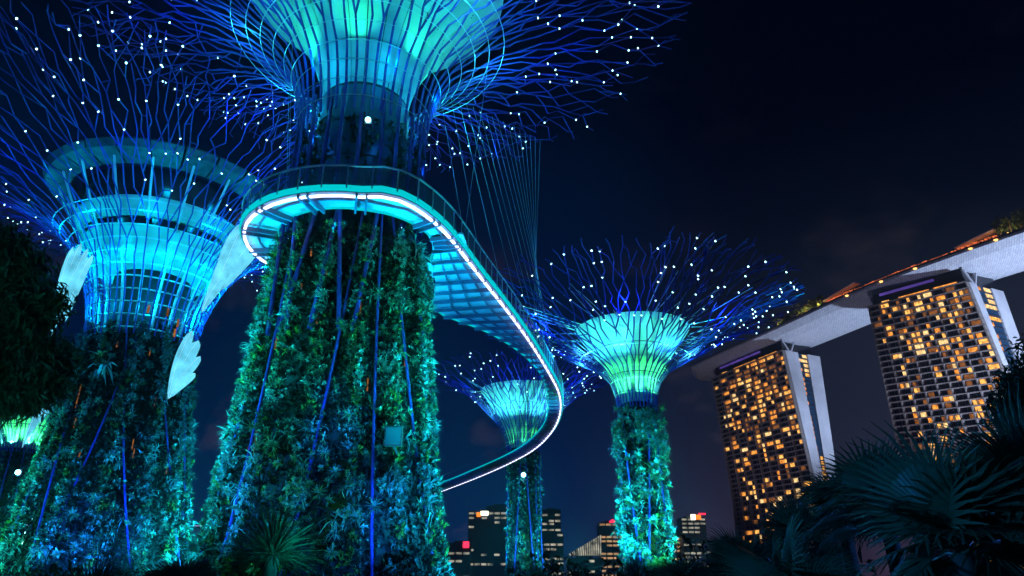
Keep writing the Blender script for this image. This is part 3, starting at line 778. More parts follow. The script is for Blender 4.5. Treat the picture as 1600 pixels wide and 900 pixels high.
# soffit lighting
for i in range(10):
    a = 2 * PI * (i + .5) / 10
    lamp('SPOT', (RC[0] + 5.4 * math.cos(a), RC[1] + 5.4 * math.sin(a), WZ - 2.6), (.0, .55, 1), 620, (RC[0] + 6.4 * math.cos(a), RC[1] + 6.4 * math.sin(a), WZ), 110, .5, .15)
for x, y, pw, c in ((-1, 47, 9000, (.01, .5, 1)), (0, 54, 6000, (.01, .35, 1)), (3, 66, 4500, (.01, .15, 1)), (5, 82, 4500, (.01, .1, 1)), (2, 112, 5000, (.01, .1, 1)), (-8, 145, 6000, (.01, .12, 1))):
    lamp('SPOT', (x, y, .6), c, pw, (x, y + .5, WZ), 70, .8, .3)

# people behind the glass
def person(px, py, label):
    w = at_z(px, py, WZ); best = min(OUT, key=lambda p: (p - w).length)
    c = Vector((RC[0], RC[1], 0)); v = Vector((best.x - c.x, best.y - c.y, 0)).normalized()
    b = Vector((best.x, best.y, WZ + .12)) - v * .55
    me = bpy.data.meshes.new('body')
    J = [(0, 0, .95), (0, 0, 1.2), (0, 0, 1.42), (0, 0, 1.52), (0, 0, 1.62), (0, 0, 1.74),
         (.1, 0, .88), (.11, .02, .48), (.11, 0, .06), (.11, -.12, .03), (-.1, 0, .88), (-.12, .03, .48), (-.12, .03, .06), (-.12, -.1, .03),
         (.19, 0, 1.40), (.25, -.05, 1.14), (.16, -.24, 1.10), (-.19, 0, 1.40), (-.25, -.04, 1.14), (-.17, -.24, 1.08)]
    E = [(0, 1), (1, 2), (2, 3), (3, 4), (4, 5), (0, 6), (6, 7), (7, 8), (8, 9), (0, 10), (10, 11), (11, 12), (12, 13), (2, 14), (14, 15), (15, 16), (2, 17), (17, 18), (18, 19)]
    R_ = [.15, .13, .15, .06, .09, .075, .09, .065, .045, .035, .09, .065, .045, .035, .06, .045, .032, .06, .045, .032]
    me.from_pydata(J, E, [])
    o = bpy.data.objects.new('person', me); col.objects.link(o); me.materials.append(M['cloth'])
    o.location = b; o.rotation_euler = (0, 0, math.atan2(v.y, v.x) + PI / 2)
    s = o.modifiers.new('skin', 'SKIN'); me.skin_vertices
    for i, r in enumerate(R_): me.skin_vertices[0].data[i].radius = (r, r * .8)
    me.skin_vertices[0].data[0].use_root = True
    sb = o.modifiers.new('sub', 'SUBSURF'); sb.levels = 1; sb.render_levels = 1
    tag(o, label, 'person', 'people on the walkway')
M['cloth'] = mat('dark_clothing', (.05, .05, .07), .8)
person(508, 296, 'standing person in dark clothes behind the glass, leftmost on the walkway ring')
person(568, 298, 'standing person in dark clothes behind the glass at the front middle of the walkway ring')
person(655, 318, 'standing person in dark clothes behind the glass where the walkway turns away')

# ------------------------------------------------------------------ glowing wings of the dragonfly lantern
def wing(Y, label, lobes):
    B = at(*lobes[0][0], Y)
    root = empty('wing_lantern', B, label, 'lantern', 'glowing wing lanterns')
    dep = Vector((.15, 1, 0)).normalized()
    for j, (b, t, w) in enumerate(lobes):        # narrow end, round end, width
        P0, P1 = at(*b, Y), at(*t, Y); ax = P1 - P0; L = ax.length; ax.normalize(); sd = ax.cross(dep).normalized()
        W = (at(b[0] + w, b[1], Y) - P0).length
        mb = MB(); n = 14; rings = []
        for i in range(n + 1):
            q = i / n
            ww = W * (1 - (2 * q - 1) ** 2 + .0004) ** .5 * (.45 + .55 * q)
            c = P0 + ax * L * q + dep * (.09 * j) - dep * .25 * math.sin(PI * q)
            rings.append([c + sd * ww * math.cos(a) * .5 + dep * (.16 * math.sin(a) * ww / W + .02) for a in [2 * PI * k / 10 for k in range(10)]])
        for a_, b_ in zip(rings, rings[1:]): mb.prism(a_, b_, False)
        mb.f.append(tuple(range(len(mb.v) - 1, len(mb.v) - 11, -1))); mb.f.append(tuple(range(10)))
        lobe = mb.build('wing_lobe', M['wing'], root, smooth=True)
        for f_ in (0,):
            r_ = MB(); r_.poly([(ring[0] + ring[5]) / 2 + (ring[0] - ring[5]) * f_ - dep * .17 * (ring[0] - ring[5]).length / W for ring in rings], .010, n=4)
            o = r_.build('wire', M['wing_rib'], lobe); o.location = (0, 0, 0)
    return root
wing(50, 'glowing white wing lantern with four finger lobes at left, above the dark tree', [((80, 524), (120, 420), 27), ((82, 516), (113, 384), 21), ((86, 506), (124, 378), 22), ((92, 500), (133, 386), 20), ((98, 492), (140, 395), 18), ((94, 500), (130, 400), 34)])
wing(50, 'largest glowing wing lantern between the hooped funnel and the walkway ring', [((315, 488), (356, 424), 24), ((320, 480), (364, 400), 34), ((326, 470), (372, 376), 42), ((332, 462), (382, 343), 48), ((338, 452), (404, 360), 58)])
wing(52, 'glowing wing lantern hanging beside the left trunk, narrow end down', [((262, 624), (300, 516), 26), ((263, 622), (312, 556), 26), ((265, 619), (303, 582), 22), ((266, 612), (307, 530), 32)])
wing(52, 'glowing wing lantern low at far left, partly hidden by the dark tree', [((34, 700), (82, 610), 14), ((42, 684), (76, 636), 16)])

# ------------------------------------------------------------------ hotel
TV = Vector((.895, .445, 0)).normalized()
def hotel_tower(fl, fr, sh, t_edges, label, seed, lit, bays):
    """fl, fr: top corners of the room facade; sh: how far the foot swings along TV at left/right; t_edges: end wall, gap, end wall"""
    ZT = 190.0
    root = empty('hotel_tower', (fl[0], fl[1], 0), label, 'hotel tower', 'hotel towers under the roof deck')
    g = random.Random(seed)
    FL, FR = Vector((*fl, 0)), Vector((*fr, 0)); A = (FR - FL).normalized()
    L = (FR - FL).length
    def P(u, z, t=0.0):
        k = min(ZT - z, 115) / 100
        return FL + (FR - FL) * u + TV * ((sh[0] * (1 - u) + sh[1] * u) * k + t) + Vector((0, 0, z))
    nf = 46; fh = ZT / nf
    N = TV
    for i in range(nf + 1):                       # floor slabs
        z = ZT - i * fh; mb = MB()
        for a, b in ((0, 1),):
            lo = [P(a, z - .55, -1.6), P(b, z - .55, -1.6), P(b, z - .55, 2.2), P(a, z - .55, 2.2)]
            hi = [P(a, z, -1.6), P(b, z, -1.6), P(b, z, 2.2), P(a, z, 2.2)]
            mb.prism(lo, hi)
        mb.build('floor_slab', M['facade'], root)
    for j in range(bays + 1):                     # fins between the bays
        u = j / bays; du = .35 / L; mb = MB()
        for i in range(nf):
            z1 = ZT - i * fh - .55; z0 = ZT - (i + 1) * fh
            mb.prism([P(u - du, z0, -1.35), P(u + du, z0, -1.35), P(u + du, z0, 2), P(u - du, z0, 2)], [P(u - du, z1, -1.35), P(u + du, z1, -1.35), P(u + du, z1, 2), P(u - du, z1, 2)], False)
        mb.build('fin', M['facade'], root)
    litw, dark = [], MB()
    for i in range(nf):
        for j in range(bays):
            for h in range(2):
                u0 = (j + .06 + .45 * h) / bays; u1 = u0 + .41 / bays
                z1 = ZT - i * fh - .75; z0 = ZT - (i + 1) * fh + .15
                up = 1 - i / nf
                pr = lit * (.45 + 1.1 * up) * (1.5 if (i * 7 + j * 13 + seed) % 5 == 0 else .9)
                if i < 12: pr *= 1.35
                if j == 0: pr *= .15
                if g.random() < pr:
                    if g.random() < .35: u1 = u0 + (u1 - u0) * .6
                    if h == 0 and g.random() < .15: u1 = u0 + .85 / bays
                    litw.append((P(u0, z0, 1.0), P(u1, z0, 1.0), P(u1, z1, 1.0), P(u0, z1, 1.0)))
                else:
                    dark.quad(P(u0, z0, 1.3), P(u1, z0, 1.3), P(u1, z1, 1.3), P(u0, z1, 1.3))
    dark.build('dark_window', M['dark_glass'], root, kind='stuff')
    litw.sort(key=lambda q: -q[0].z)
    ms = [M['lit_a'], M['lit_a'], M['lit_b'], M['lit_b'], M['lit_c'], M['lit_d'], M['lit_d']]
    for q in litw[:295]:
        mb = MB(); mb.quad(*q); mb.build('lit_window', g.choice(ms), root)
    if litw[295:]:
        mb = MB(); [mb.quad(*q) for q in litw[295:]]; mb.build('lit_window', M['lit_a'], root, kind='stuff')
    # body behind the windows
    zs = [0, 40, 60, 75, 84, 92, 100, 112, 124, 138, 150, 164, 177, ZT]; mb = MB()
    def body(t0, t1, m, name, u0=0, u1=1, inset=0):
        mb = MB()
        us = [u0 + (u1 - u0) * k / 8 for k in range(9)]
        rings = [[P(u, z, f_(z, t0)) for u in us] + [P(u, z, f_(z, t1)) for u in us[::-1]] for z in zs]
        for a, b in zip(rings, rings[1:]): mb.prism(a, b, False)
        mb.prism(rings[-1], [v + Vector((0, 0, .02)) for v in rings[-1]])
        return mb.build(name, m, root)
    te, tb = t_edges
    def f_(z, i):
        k = min(ZT - z, 100) / 100
        s = (sh[0] + sh[1]) / 2 * 0
        return te[i] + (tb[i] - te[i]) * k
    body(0, 1, M['end_wall'], 'front_slab', .004, 1.006)
    body(2, 3, M['end_wall'], 'rear_slab', .0, 1.0)
    body(1, 2, M['blue_glass'], 'atrium', .02, .985)
    for i in range(44):                           # lights in the narrow end between the slabs
        z = ZT - 4 - i * fh
        if z < 60: break
        f0, f1 = f_(z, 1), f_(z, 2)
        if f1 - f0 < 1: break
        mb = MB(); mb.bar(P(.992, z, f0 + .1), P(.992, z, f1 - .1), .7, .35); mb.build('atrium_floor', M['dark_steel'], root)
        if i in (0, 1, 2, 3) or (22 <= i <= 26) or g.random() < .18:
            w = f1 - f0
            a, b = f0 + w * (.52 if g.random() < .8 else .1), f0 + w * .95
            mb = MB(); mb.quad(P(.99, z + .5, a), P(.99, z + .5, b), P(.99, z + 3.2, b), P(.99, z + 3.2, a)); mb.build('lit_window', M['lit_c' if i < 4 else 'lit_b'], root)
        if g.random() < .5:
            mb = MB(); mb.quad(P(.99, z + .5, f0 + .4), P(.99, z + .5, f0 + (f1 - f0) * .3), P(.99, z + 3, f0 + (f1 - f0) * .3), P(.99, z + 3, f0 + .4)); mb.build('lit_window', M['lit_a'], root)
    # recessed crown with lit strip, and the purple line above
    mb = MB(); mb.prism([P(.03, ZT, 3), P(.97, ZT, 3), P(.97, ZT, 38), P(.03, ZT, 38)], [P(.03, ZT + 9, 3), P(.97, ZT + 9, 3), P(.97, ZT + 9, 38), P(.03, ZT + 9, 38)]); mb.build('crown', M['dark_glass'], root)
    for u0, u1 in ((.12, .2), (.3, .62), (.66, .9)):
        mb = MB(); mb.quad(P(u0, ZT + .6, 2.4), P(u1, ZT + .6, 2.4), P(u1, ZT + 2.1, 2.4), P(u0, ZT + 2.1, 2.4)); mb.build('lit_window', M['lit_a' if u0 > .2 else 'lit_b'], root)
    mb = MB(); mb.bar(P(.12, ZT + 7.0, 1.8), P(.70, ZT + 7.0, 1.8), 1.2, 1.5); mb.build('purple_light', M['purple'], root)
    for u in (.0, 1.0):                           # slanting fins that carry the deck
        mb = MB(); mb.bar(P(u, ZT - 1, 8), P(u, ZT + 9, 2), 1.0, 1.0); mb.build('strut', M['end_wall'], root)
        mb = MB(); mb.bar(P(u, ZT - 1, 9), P(u, ZT + 9, 16), 1.0, 1.0); mb.build('strut', M['end_wall'], root)
    return root
hotel_tower((194, 684), (231, 594), (8, 11), ((2.4, 17, 29, 44), (2.4, 12, 18, 30)), 'left hotel tower, all its facade in view, blue glass between two pale end walls', 5, .33, 9)
hotel_tower((258, 491), (301, 444), (2, 25), ((2.4, 10, 27, 40), (2.4, 6, 15, 28)), 'hotel tower nearer the right edge, wide dark grid of rooms with scattered amber windows', 9, .26, 9)

# roof deck like a ship's hull
path = resample([(181, 728, 0), (190, 694, 0), (231, 594, 0), (263, 508, 0), (298, 445, 0), (340, 385, 0), (400, 310, 0)], 40)[0]
deck = empty('roof_deck', (231, 594, 200), 'long curved pale roof deck like a ship hull lying across the hotel towers', 'roof deck')
sec = [(-9, 207), (-9, 205.4), (-3, 201.5), (6, 199), (20, 198.2), (34, 199), (46, 201.5), (52, 205.4), (52, 207)]
for i in range(len(path) - 1):
    mb = MB(); rr = []
    for j in (i, i + 1):
        p = path[j]; q = path[min(j + 1, 39)] - path[max(j - 1, 0)]; q.normalize(); n_ = Vector((-q.y, q.x, 0)) * -1
        if n_.x < 0: n_ = -n_
        k = min(1, .5 + .25 * j) if j < 4 else 1      # bow tapers
        rr.append([p + n_ * (21 + (t - 21) * k) + Vector((0, 0, 207 - (207 - z) * (.45 + .55 * k))) for t, z in sec])
    a, b = rr
    mb.prism(a, b, True); mb.build('hull_panel', M['hull'] if 'hull' in M else M['end_wall'], deck)
    mb = MB(); mb.bar(a[0] + Vector((0, 0, .7)), b[0] + Vector((0, 0, .7)), .4, 1.4); mb.build('parapet', M['dark_steel'], deck)
def on_deck(j, t, z=207):
    p = path[j]; q = (path[min(j + 1, 39)] - path[max(j - 1, 0)]).normalized(); n_ = Vector((q.y, -q.x, 0))
    return p + n_ * t + Vector((0, 0, z)), q
def proj_x(p):
    dep = p.y * CP + (p.z - CAM_Z) * SP
    return 800 + F_PX * p.x / dep
dense = resample(path, 900, False)[0]
def along(px, t, z=207.2):
    """the spot on the deck, t metres out from its middle line, that lies in the direction of image column px"""
    best = None
    for i in range(1, 899):
        q = (dense[i + 1] - dense[i - 1]).normalized(); p = dense[i] + Vector((q.y, -q.x, 0)) * t + Vector((0, 0, z))
        e = abs(proj_x(p) - px)
        if best is None or e < best[0]: best = (e, p)
    return best[1]
for lab, x0, x1 in (('long roof pavilion with pale roof and reddish lights over the right hotel tower', 1500, 1562), ('short roof pavilion with slanted pale roof right of the roof trees', 1294, 1342), ('long low row of red lit terrace between the two roof pavilions', 1344, 1498)):
    c = along((x0 + x1) / 2, 4); root = empty('roof_pavilion', c, lab, 'pavilion', 'pavilions on the roof deck'); row = 'row' in lab
    n_ = int((x1 - x0) / 9); h = 5.2 if row else 6.4
    for j in range(n_):
        a, b = along(x0 + (x1 - x0) * j / n_, 4), along(x0 + (x1 - x0) * (j + .86) / n_, 4)
        mb = MB(); mb.bar(a + Vector((0, 0, h * .42)), b + Vector((0, 0, h * .42)), 2.5, h * .6 * rnd.uniform(.6, 1.1)); mb.build('lit_front', M['roof_red'], root)
        mb = MB(); mb.bar(a + Vector((0, 0, h * .5)) + Vector((.9, .45, 0)) * 3, b + Vector((0, 0, h * .5)) + Vector((.9, .45, 0)) * 3, 1, h); mb.build('back_wall', M['dark_steel'], root)
    if not row:
        a, b = along(x0 - 3, 4), along(x1, 4); mb = MB(); mb.bar(a + Vector((0, 0, h * .7)), b + Vector((0, 0, h + 1.6)), 7, .5); mb.build('roof', M['end_wall'], root)
for px, k in ((1325, 'under the slanted pavilion roof'), (1518, 'below the long pavilion over the right tower'), (1378, 'below the left of the red terrace'), (1432, 'below the middle of the low red terrace'), (1558, 'right of the long pavilion')):
    p = along(px, 8.6, 206.4); mb = MB(); mb.sphere(p, .9, 8, 6, 2.6, 1, .8); mb.tube(p, p + Vector((0, 0, 1.6)), .2, n=5)
    tag(mb.build('roof_lamp', M['warm_lamp']), 'bright warm lamp on the roof deck edge ' + k, 'lamp', 'lamps on the roof deck')

def crown_leaves(c, rx, rz, n, L, W, seed, clumps=9, droop=.3):
    g = np.random.default_rng(seed)
    cc = g.normal(0, .5, (clumps, 3)) * [rx, rx, rz] ; k = g.integers(0, clumps, n)
    cs = g.uniform(.25, .5, clumps)
    P = cc[k] + nrm(g.normal(0, 1, (n, 3))) * (g.uniform(.3, 1, (n, 1)) ** .5) * cs[k][:, None] * [rx, rx, rz] + np.array(c)
    D = nrm(P - np.array(c)) * .5 + g.normal(0, .6, (n, 3)) + [0, 0, -.1]
    N = g.normal(0, .5, (n, 3)) + [0, 0, 1]
    return leaves('crown', P, D, N, L * g.uniform(.6, 1.3, n), W * g.uniform(.7, 1.3, n), droop)
names = [(1218, 8, 'lowest small tree on the roof deck, lit yellow from below'), (1232, 8, 'small dark roof tree beside the yellow lit one'), (1247, 10, 'third roof tree from the left end of the deck'), (1260, 9, 'roof tree with two lamps at its foot'),
         (1274, 12, 'tallest dark roof tree of the left row, near the slanted pavilion'), (1286, 10, 'roof tree touching the slanted pavilion'), (1566, 13, 'leftmost dark roof tree of the group at the right edge'), (1583, 17, 'dark roof tree at the right edge with a yellow lamp under it'), (1600, 14, 'roof tree cut by the right picture edge')]
for i, (px, h, lab) in enumerate(names):
    p = along(px, 4); root = empty('roof_tree', p, lab, 'tree', 'trees on the roof deck')
    mb = MB(); mb.tube(p, p + Vector((0, 0, h * .7)), .35, .2, 6); mb.build('trunk', M['bark'], root)
    link('crown', crown_leaves(p + Vector((0, 0, h * .72)), h * .42, h * .36, 900, 1.1, .5, 60 + i), M['leaf_dark'], root)
for px, k in ((1216, 'under the lowest roof tree'), (1253, 'at the left foot of the third roof tree'), (1262, 'between the third and fourth roof tree'), (1279, 'beside the slanted pavilion'), (1575, 'under the trees at the right edge')):
    p = along(px, 7.2, 208.8); mb = MB(); mb.tube(p - Vector((0, 0, 1.8)), p, .12, n=5); mb.sphere(p, .7, 8, 5)
    tag(mb.build('roof_lamp', M['warm_lamp']), 'small warm lamp on the roof deck ' + k, 'lamp', 'lamps on the roof deck')
    lamp('POINT', p + Vector((0, 0, 1.6)), (1, .55, .15), 3500, radius=.8)
# city light and floodlights on the hotel
lamp('SPOT', (120, 520, 5), (.75, .70, .95), 3e5, (215, 640, 150), 60, .8, 4)
lamp('SPOT', (190, 400, 5), (.75, .70, .95), 2.2e5, (280, 468, 170), 70, .8, 4)
lamp('SPOT', (330, 480, 5), (.55, .70, 1), 5.5e6, (262, 570, 165), 60, .8, 4)
lamp('SPOT', (400, 350, 5), (.55, .70, 1), 4.2e6, (318, 440, 165), 60, .8, 4)

# ------------------------------------------------------------------ city far behind
def office(px0, px1, py_top, Y, label, seed, lit=.3, m=None, wm=None, floors=None, depth=30, pale=False):
    a, b = at(px0, py_top, Y), at(px1, py_top, Y); H = a.z; W = b.x - a.x
    root = empty('office_building', ((a.x + b.x) / 2, Y, 0), label, 'building', 'buildings of the city behind the garden')
    g = random.Random(seed); mb = MB(); mb.box(((a.x + b.x) / 2, Y + depth / 2, H / 2), (W, depth, H)); mb.build('wall', m or M['city'], root)
    mb = MB(); mb.box(((a.x + b.x) / 2, Y + depth / 2, H + 1), (W * .5, depth * .5, 3)); mb.build('roof_plant', M['city'], root)
    floors = floors or int(H / 5); bays = max(3, int(W / 7)); band = 0; cnt = 0
    for i in range(floors):
        z = H - 3 - i * H / floors
        on = g.random() < lit
        mb = MB(); mb.box(((a.x + b.x) / 2, Y - .3, z - 1.9), (W, .8, .7)); mb.build('floor_slab', M['city_pale'] if pale else M['city'], root)
        for j in range(bays):
            if g.random() < (.8 if on else .07) and cnt < 200:
                x0 = a.x + W * (j + .1) / bays; x1 = a.x + W * (j + .9) / bays; cnt += 1
                mb = MB(); mb.quad((x0, Y - .2, z - 1.2), (x1, Y - .2, z - 1.2), (x1, Y - .2, z + 1.2), (x0, Y - .2, z + 1.2)); mb.build('window', wm or M['office'], root)
    return root, a, b, H
r1, a, b, H = office(732, 802, 798, 900, 'dark office block with a glowing white and orange sign, left of the slim trunk', 3, .26)
p = at(757, 802, 898); mb = MB(); mb.box(p, (9, 1, 5)); mb.build('sign', M['white_sign'], r1)
p = at(748, 804, 898); mb = MB(); mb.box(p, (5, 1, 5)); mb.build('sign', M['orange_sign'], r1)
office(760, 800, 790, 960, 'dark block just behind the office with the glowing sign', 4, .0)
office(700, 735, 848, 880, 'low bright-banded building beside the large trunk', 6, .7, floors=6)
o, a, b, H = office(846, 876, 796, 940, 'pale horizontally striped tower right of the slim trunk', 8, .2, pale=True, floors=26, m=M['city'])
office(838, 880, 832, 900, 'dark lower block in front of the striped tower', 9, .4)
office(936, 975, 816, 1000, 'tower with many orange windows and red roof lamp left of the right tree', 10, .75, wm=M['office_b'])
office(975, 985, 830, 1050, 'dark block half hidden by the right supertree', 15, .2)
office(888, 940, 872, 820, 'low dark block below the glass wedge', 12, .25)
r7, a, b, H = office(1064, 1102, 808, 1000, 'tower with dazzling white light and red sign on its roof', 13, .75)
p = at(1083, 808, 998); mb = MB(); mb.box(p, (6, 1, 7)); mb.build('sign', M['white_sign'], r7)
p = at(1091, 808, 998); mb = MB(); mb.box(p, (7, 1, 6)); mb.build('sign', M['orange_sign'], r7)
p = at(1097, 803, 998); mb = MB(); mb.box(p, (9, 1, 2)); mb.build('sign', M['red'], r7)
office(1040, 1062, 832, 1020, 'low lit block just right of the right supertree', 14, .5, wm=M['office_b'])
office(1100, 1120, 846, 980, 'small dark block between the red sign tower and the palms', 16, .3)
for px, py, lab, s in ((728, 851, 'round red glowing sign on the low bright-banded building', 4.2), (957, 814, 'red warning lamp on the roof of the orange windowed tower', 3)):
    p = at(px, py, 878 if s > 4 else 998); mb = MB(); mb.box((p.x, p.y + 1, p.z), (s * 1.6, 1, s * 1.6)) if s > 4 else mb.box((p.x, p.y + 1, p.z - 1), (8, 1, 2)); mb.sphere(p, s * .7, 10, 6, 1, .3, 1)
    o = mb.build('red_sign' if s > 4 else 'warning_lamp', M['red']); tag(o, lab, 'sign' if s > 4 else 'lamp')
# glass wedge
wr = empty('glass_wedge', at(912, 870, 950), 'sloping glass roofed hall lit from inside, wedge shaped', 'building')
pts = [(888, 866), (940, 835), (940, 868), (890, 868)]
ab = [at(x, y, 950) for x, y in pts]
mb = MB(); mb.prism([Vector(v) for v in ab], [Vector(v) + Vector((0, 20, 0)) for v in ab]); mb.build('wall', M['city_pale'], wr)
for i in range(15):
    t = (i + .2) / 15; t2 = (i + .8) / 15
    q = [ab[3].lerp(ab[2], t), ab[3].lerp(ab[2], t2), ab[0].lerp(ab[1], t2), ab[0].lerp(ab[1], t)]
    q = [v + Vector((0, -.5, 0)) for v in q]
    mb = MB(); mb.quad(*q); mb.build('window', (M['office'], M['teal_win'] if 'teal_win' in M else M['office'])[i % 4 == 2], wr)

# distant lit line between the two left trunks, lights at the far left
fb = empty('footbridge', at(283, 822, 170), 'far footbridge seen as a thin pinkish light line between the two left trunks', 'bridge')
p, q = at(255, 822, 170), at(318, 821.5, 170); mb = MB(); mb.bar(p, q, .2, .16); mb.build('light_line', emis('pink_line', (.75, .45, .8), .8), fb)
mb = MB(); mb.bar(p - Vector((0, 0, .4)), q - Vector((0, 0, .4)), 1.2, .5); mb.build('deck', M['dark_steel'], fb)
for k in range(4):
    t_ = p.lerp(q, k / 3); mb = MB(); mb.bar((t_.x, 170, 0), t_ - Vector((0, 0, .6)), .3, .3); mb.build('pier', M['dark_steel'], fb)
for i in range(9):
    p = at(4 + i * 6, 801 + .3 * i, 150); mb = MB(); mb.tube((p.x, p.y, 0), p, .06, n=5); mb.sphere(p, .22, 8, 5)
    tag(mb.build('path_lamp', M['led']), ['first', 'second', 'third', 'fourth', 'fifth', 'sixth', 'seventh', 'eighth', 'last'][i] + ' small white path lamp from the left picture edge in the far row', 'lamp', 'row of path lights at the left edge')

# ------------------------------------------------------------------ ground
mb = MB(); n = 24
for i in range(n):
    for j in range(n):
        x0, x1 = -4000 + 8000 * i / n, -4000 + 8000 * (i + 1) / n; y0, y1 = -1000 + 7000 * j / n, -1000 + 7000 * (j + 1) / n
        mb.quad((x0, y0, 0), (x1, y0, 0), (x1, y1, 0), (x0, y1, 0))
tag(mb.build('ground', M['ground']), kind='structure')
mb = MB(); mb.prism([(-1.6, -6, .004), (1.6, -6, .004), (1.6, 26, .004), (-1.6, 26, .004)], [(-1.6, -6, .02), (1.6, -6, .02), (1.6, 26, .02), (-1.6, 26, .02)])
tag(mb.build('path', M['path']), kind='structure')

# ------------------------------------------------------------------ planting in front
def fan_leaf(name, n, L, W, spread, split, seed, fold=.25, droop=.25):
    """a palm fan: pleated blades joined for the first part, free at the tips; grows along +X, upper side +Z"""
    g = random.Random(seed); mb = MB()
    for i in range(n):
        a = -spread / 2 + spread * (i + .5) / n; da = spread / n / 2
        l = L * (1 - .16 * (abs(a) / (spread / 2)) ** 2) * g.uniform(.93, 1.05)
        def P(r, s, z): return Vector((r * math.cos(a + s), r * math.sin(a + s), z))
        up = lambda r: .10 * L * math.sin(PI * min(1, r / l) * .8) - droop * L * max(0, r / l - .55) ** 1.6
        r1 = l * split; h = fold * W
        sec = []
        for r, w in ((.04 * L, None), (r1, None), (l * .8, W * .42), (l, .004)):
            s = math.tan(da) if w is None else w / r
            z = up(r)
            sec.append((P(r, -s, z - (h if w is None else 0) * min(1, r / r1)), P(r, 0, z + h * .3), P(r, s, z - (h if w is None else 0) * min(1, r / r1))))
        for (a0, b0, c0), (a1, b1, c1) in zip(sec, sec[1:]):
            mb.quad(a0, b0, b1, a1); mb.quad(b0, c0, c1, b1)
    me = mb.mesh(name); me.materials.append(M['palm_leaf']); return me
FAN = [fan_leaf('fan_a', 34, 1.0, .034, 4.1, .55, 1), fan_leaf('fan_b', 30, 1.0, .038, 3.7, .5, 2, droop=.4), fan_leaf('fan_c', 40, 1.0, .028, 4.4, .35, 3, droop=.15)]
def fan_palm(loc, h, label, n, size, seed, group, kinds=(0, 1), face=None, el=(-.3, 1.35), petiole=.9):
    g = random.Random(seed); root = empty('fan_palm', loc, label, 'palm', group)
    c = Vector(loc) + Vector((0, 0, h)); mb = MB(); mb.poly([Vector(loc), Vector(loc) + Vector((.05, 0, h * .5)), c], .16, .12, 9); mb.build('trunk', M['bark'], root, smooth=True)
    for i in range(n):
        az = i * 2.4 + g.uniform(-.3, .3); e = el[0] + (el[1] - el[0]) * (i + .5) / n + g.uniform(-.12, .12)
        d = Vector((math.cos(az) * math.cos(e), math.sin(az) * math.cos(e), math.sin(e)))
        s = size * g.uniform(.85, 1.12); b = c + d * petiole * s
        mb = MB(); mb.poly([c, c + d * petiole * s * .5 + Vector((0, 0, .05)), b], .022, .014, 5); st = mb.build('petiole', M['palm_leaf'], root)
        o = link('frond', FAN[g.choice(kinds)], None, root, loc=b - root.location); o.scale = (s, s, s)
        up = Vector((0, 0, 1)) if abs(d.z) < .95 else Vector((-1, 0, 0))
        y = up.cross(d).normalized(); z = d.cross(y)
        R = Matrix((d, y, z)).transposed().to_3x3()
        o.rotation_euler = (R @ Matrix.Rotation(g.uniform(-.5, .5), 3, 'X') @ Matrix.Rotation(g.uniform(.1, .5), 3, 'Y')).to_euler()
    return root
GP = 'fan palms at the lower right'
fan_palm((5.0, 8.6, 0), 1.95, 'large fan palm with broad pleated fronds in the lower right, nearest the camera', 15, 1.15, 1, GP, petiole=.3)
fan_palm((6.9, 9.6, 0), 2.4, 'tall fan palm at the right picture edge with upright fronds', 14, 1.25, 2, GP, el=(0, 1.4), petiole=.4)
fan_palm((5.9, 7.0, 0), 1.3, 'low fan palm at the bottom right corner with greenish fronds', 12, .6, 3, GP, petiole=.3)
fan_palm((4.1, 11.5, 0), 1.3, 'smaller fan palm left of the large one, in front of the left hotel tower', 16, .85, 4, GP, petiole=.6)
fan_palm((6.4, 13.0, 0), 2.7, 'fan palm behind the large one, its tips against the end walls', 16, 1.0, 5, GP, petiole=.6)
fan_palm((9.6, 13.2, 0), 3.4, 'fan palm behind at right, in front of the second hotel tower', 16, 1.1, 6, GP, petiole=.6)
root = empty('grass_tree', (-4.2, 13.6, 0), 'round spiky shrub with stiff narrow blades in front of the largest trunk, lit teal', 'shrub')
c_ = Vector((-4.2, 13.6, 2.15)); mb = MB(); mb.poly([Vector((-4.2, 13.6, 0)), Vector((-4.25, 13.6, 1.1)), c_], .16, .13, 9); mb.build('trunk', M['bark'], root, smooth=True)
gg = random.Random(4); blades = []
for w_, d_ in ((.030, .06), (.026, .14), (.034, .02)):
    mb = MB(); pr_ = [(0, .35, 0), (.35, 1, .02), (.7, .8, -.3 * d_), (1, .02, -d_ * 1.3)]
    for (x0, a0, z0), (x1, a1, z1) in zip(pr_, pr_[1:]):
        mb.quad((x0, -w_ * a0 / 2, z0 + .006), (x0, 0, z0), (x1, 0, z1), (x1, -w_ * a1 / 2, z1 + .006)); mb.quad((x0, 0, z0), (x0, w_ * a0 / 2, z0 + .006), (x1, w_ * a1 / 2, z1 + .006), (x1, 0, z1))
    me_ = mb.mesh('blade'); me_.materials.append(M['palm_leaf']); blades.append(me_)
for i in range(290):
    e = math.asin(-.35 + 1.35 * (i + .5) / 290); az = i * 2.39996
    o = link('blade', gg.choice(blades), None, root, loc=c_ - root.location + Vector((math.cos(az) * math.cos(e), math.sin(az) * math.cos(e), math.sin(e))) * .08)
    k_ = gg.uniform(.72, 1.0); o.scale = (k_, 1.0, k_); o.rotation_euler = (gg.uniform(-.4, .4), -e + gg.uniform(-.1, .1), az + gg.uniform(-.08, .08))
fan_palm((5.6, 15.0, 0), 2.35, 'fan palm at the foot of the left hotel tower, with a dark round crown', 22, .72, 31, GP, petiole=.45)
fan_palm((6.7, 15.4, 0), 2.9, 'fan palm below the gap between the hotel towers', 22, .85, 32, GP, petiole=.45)
fan_palm((4.5, 15.2, 0), 1.85, 'low fan palm left of the left hotel tower foot', 20, .7, 33, GP, petiole=.45)
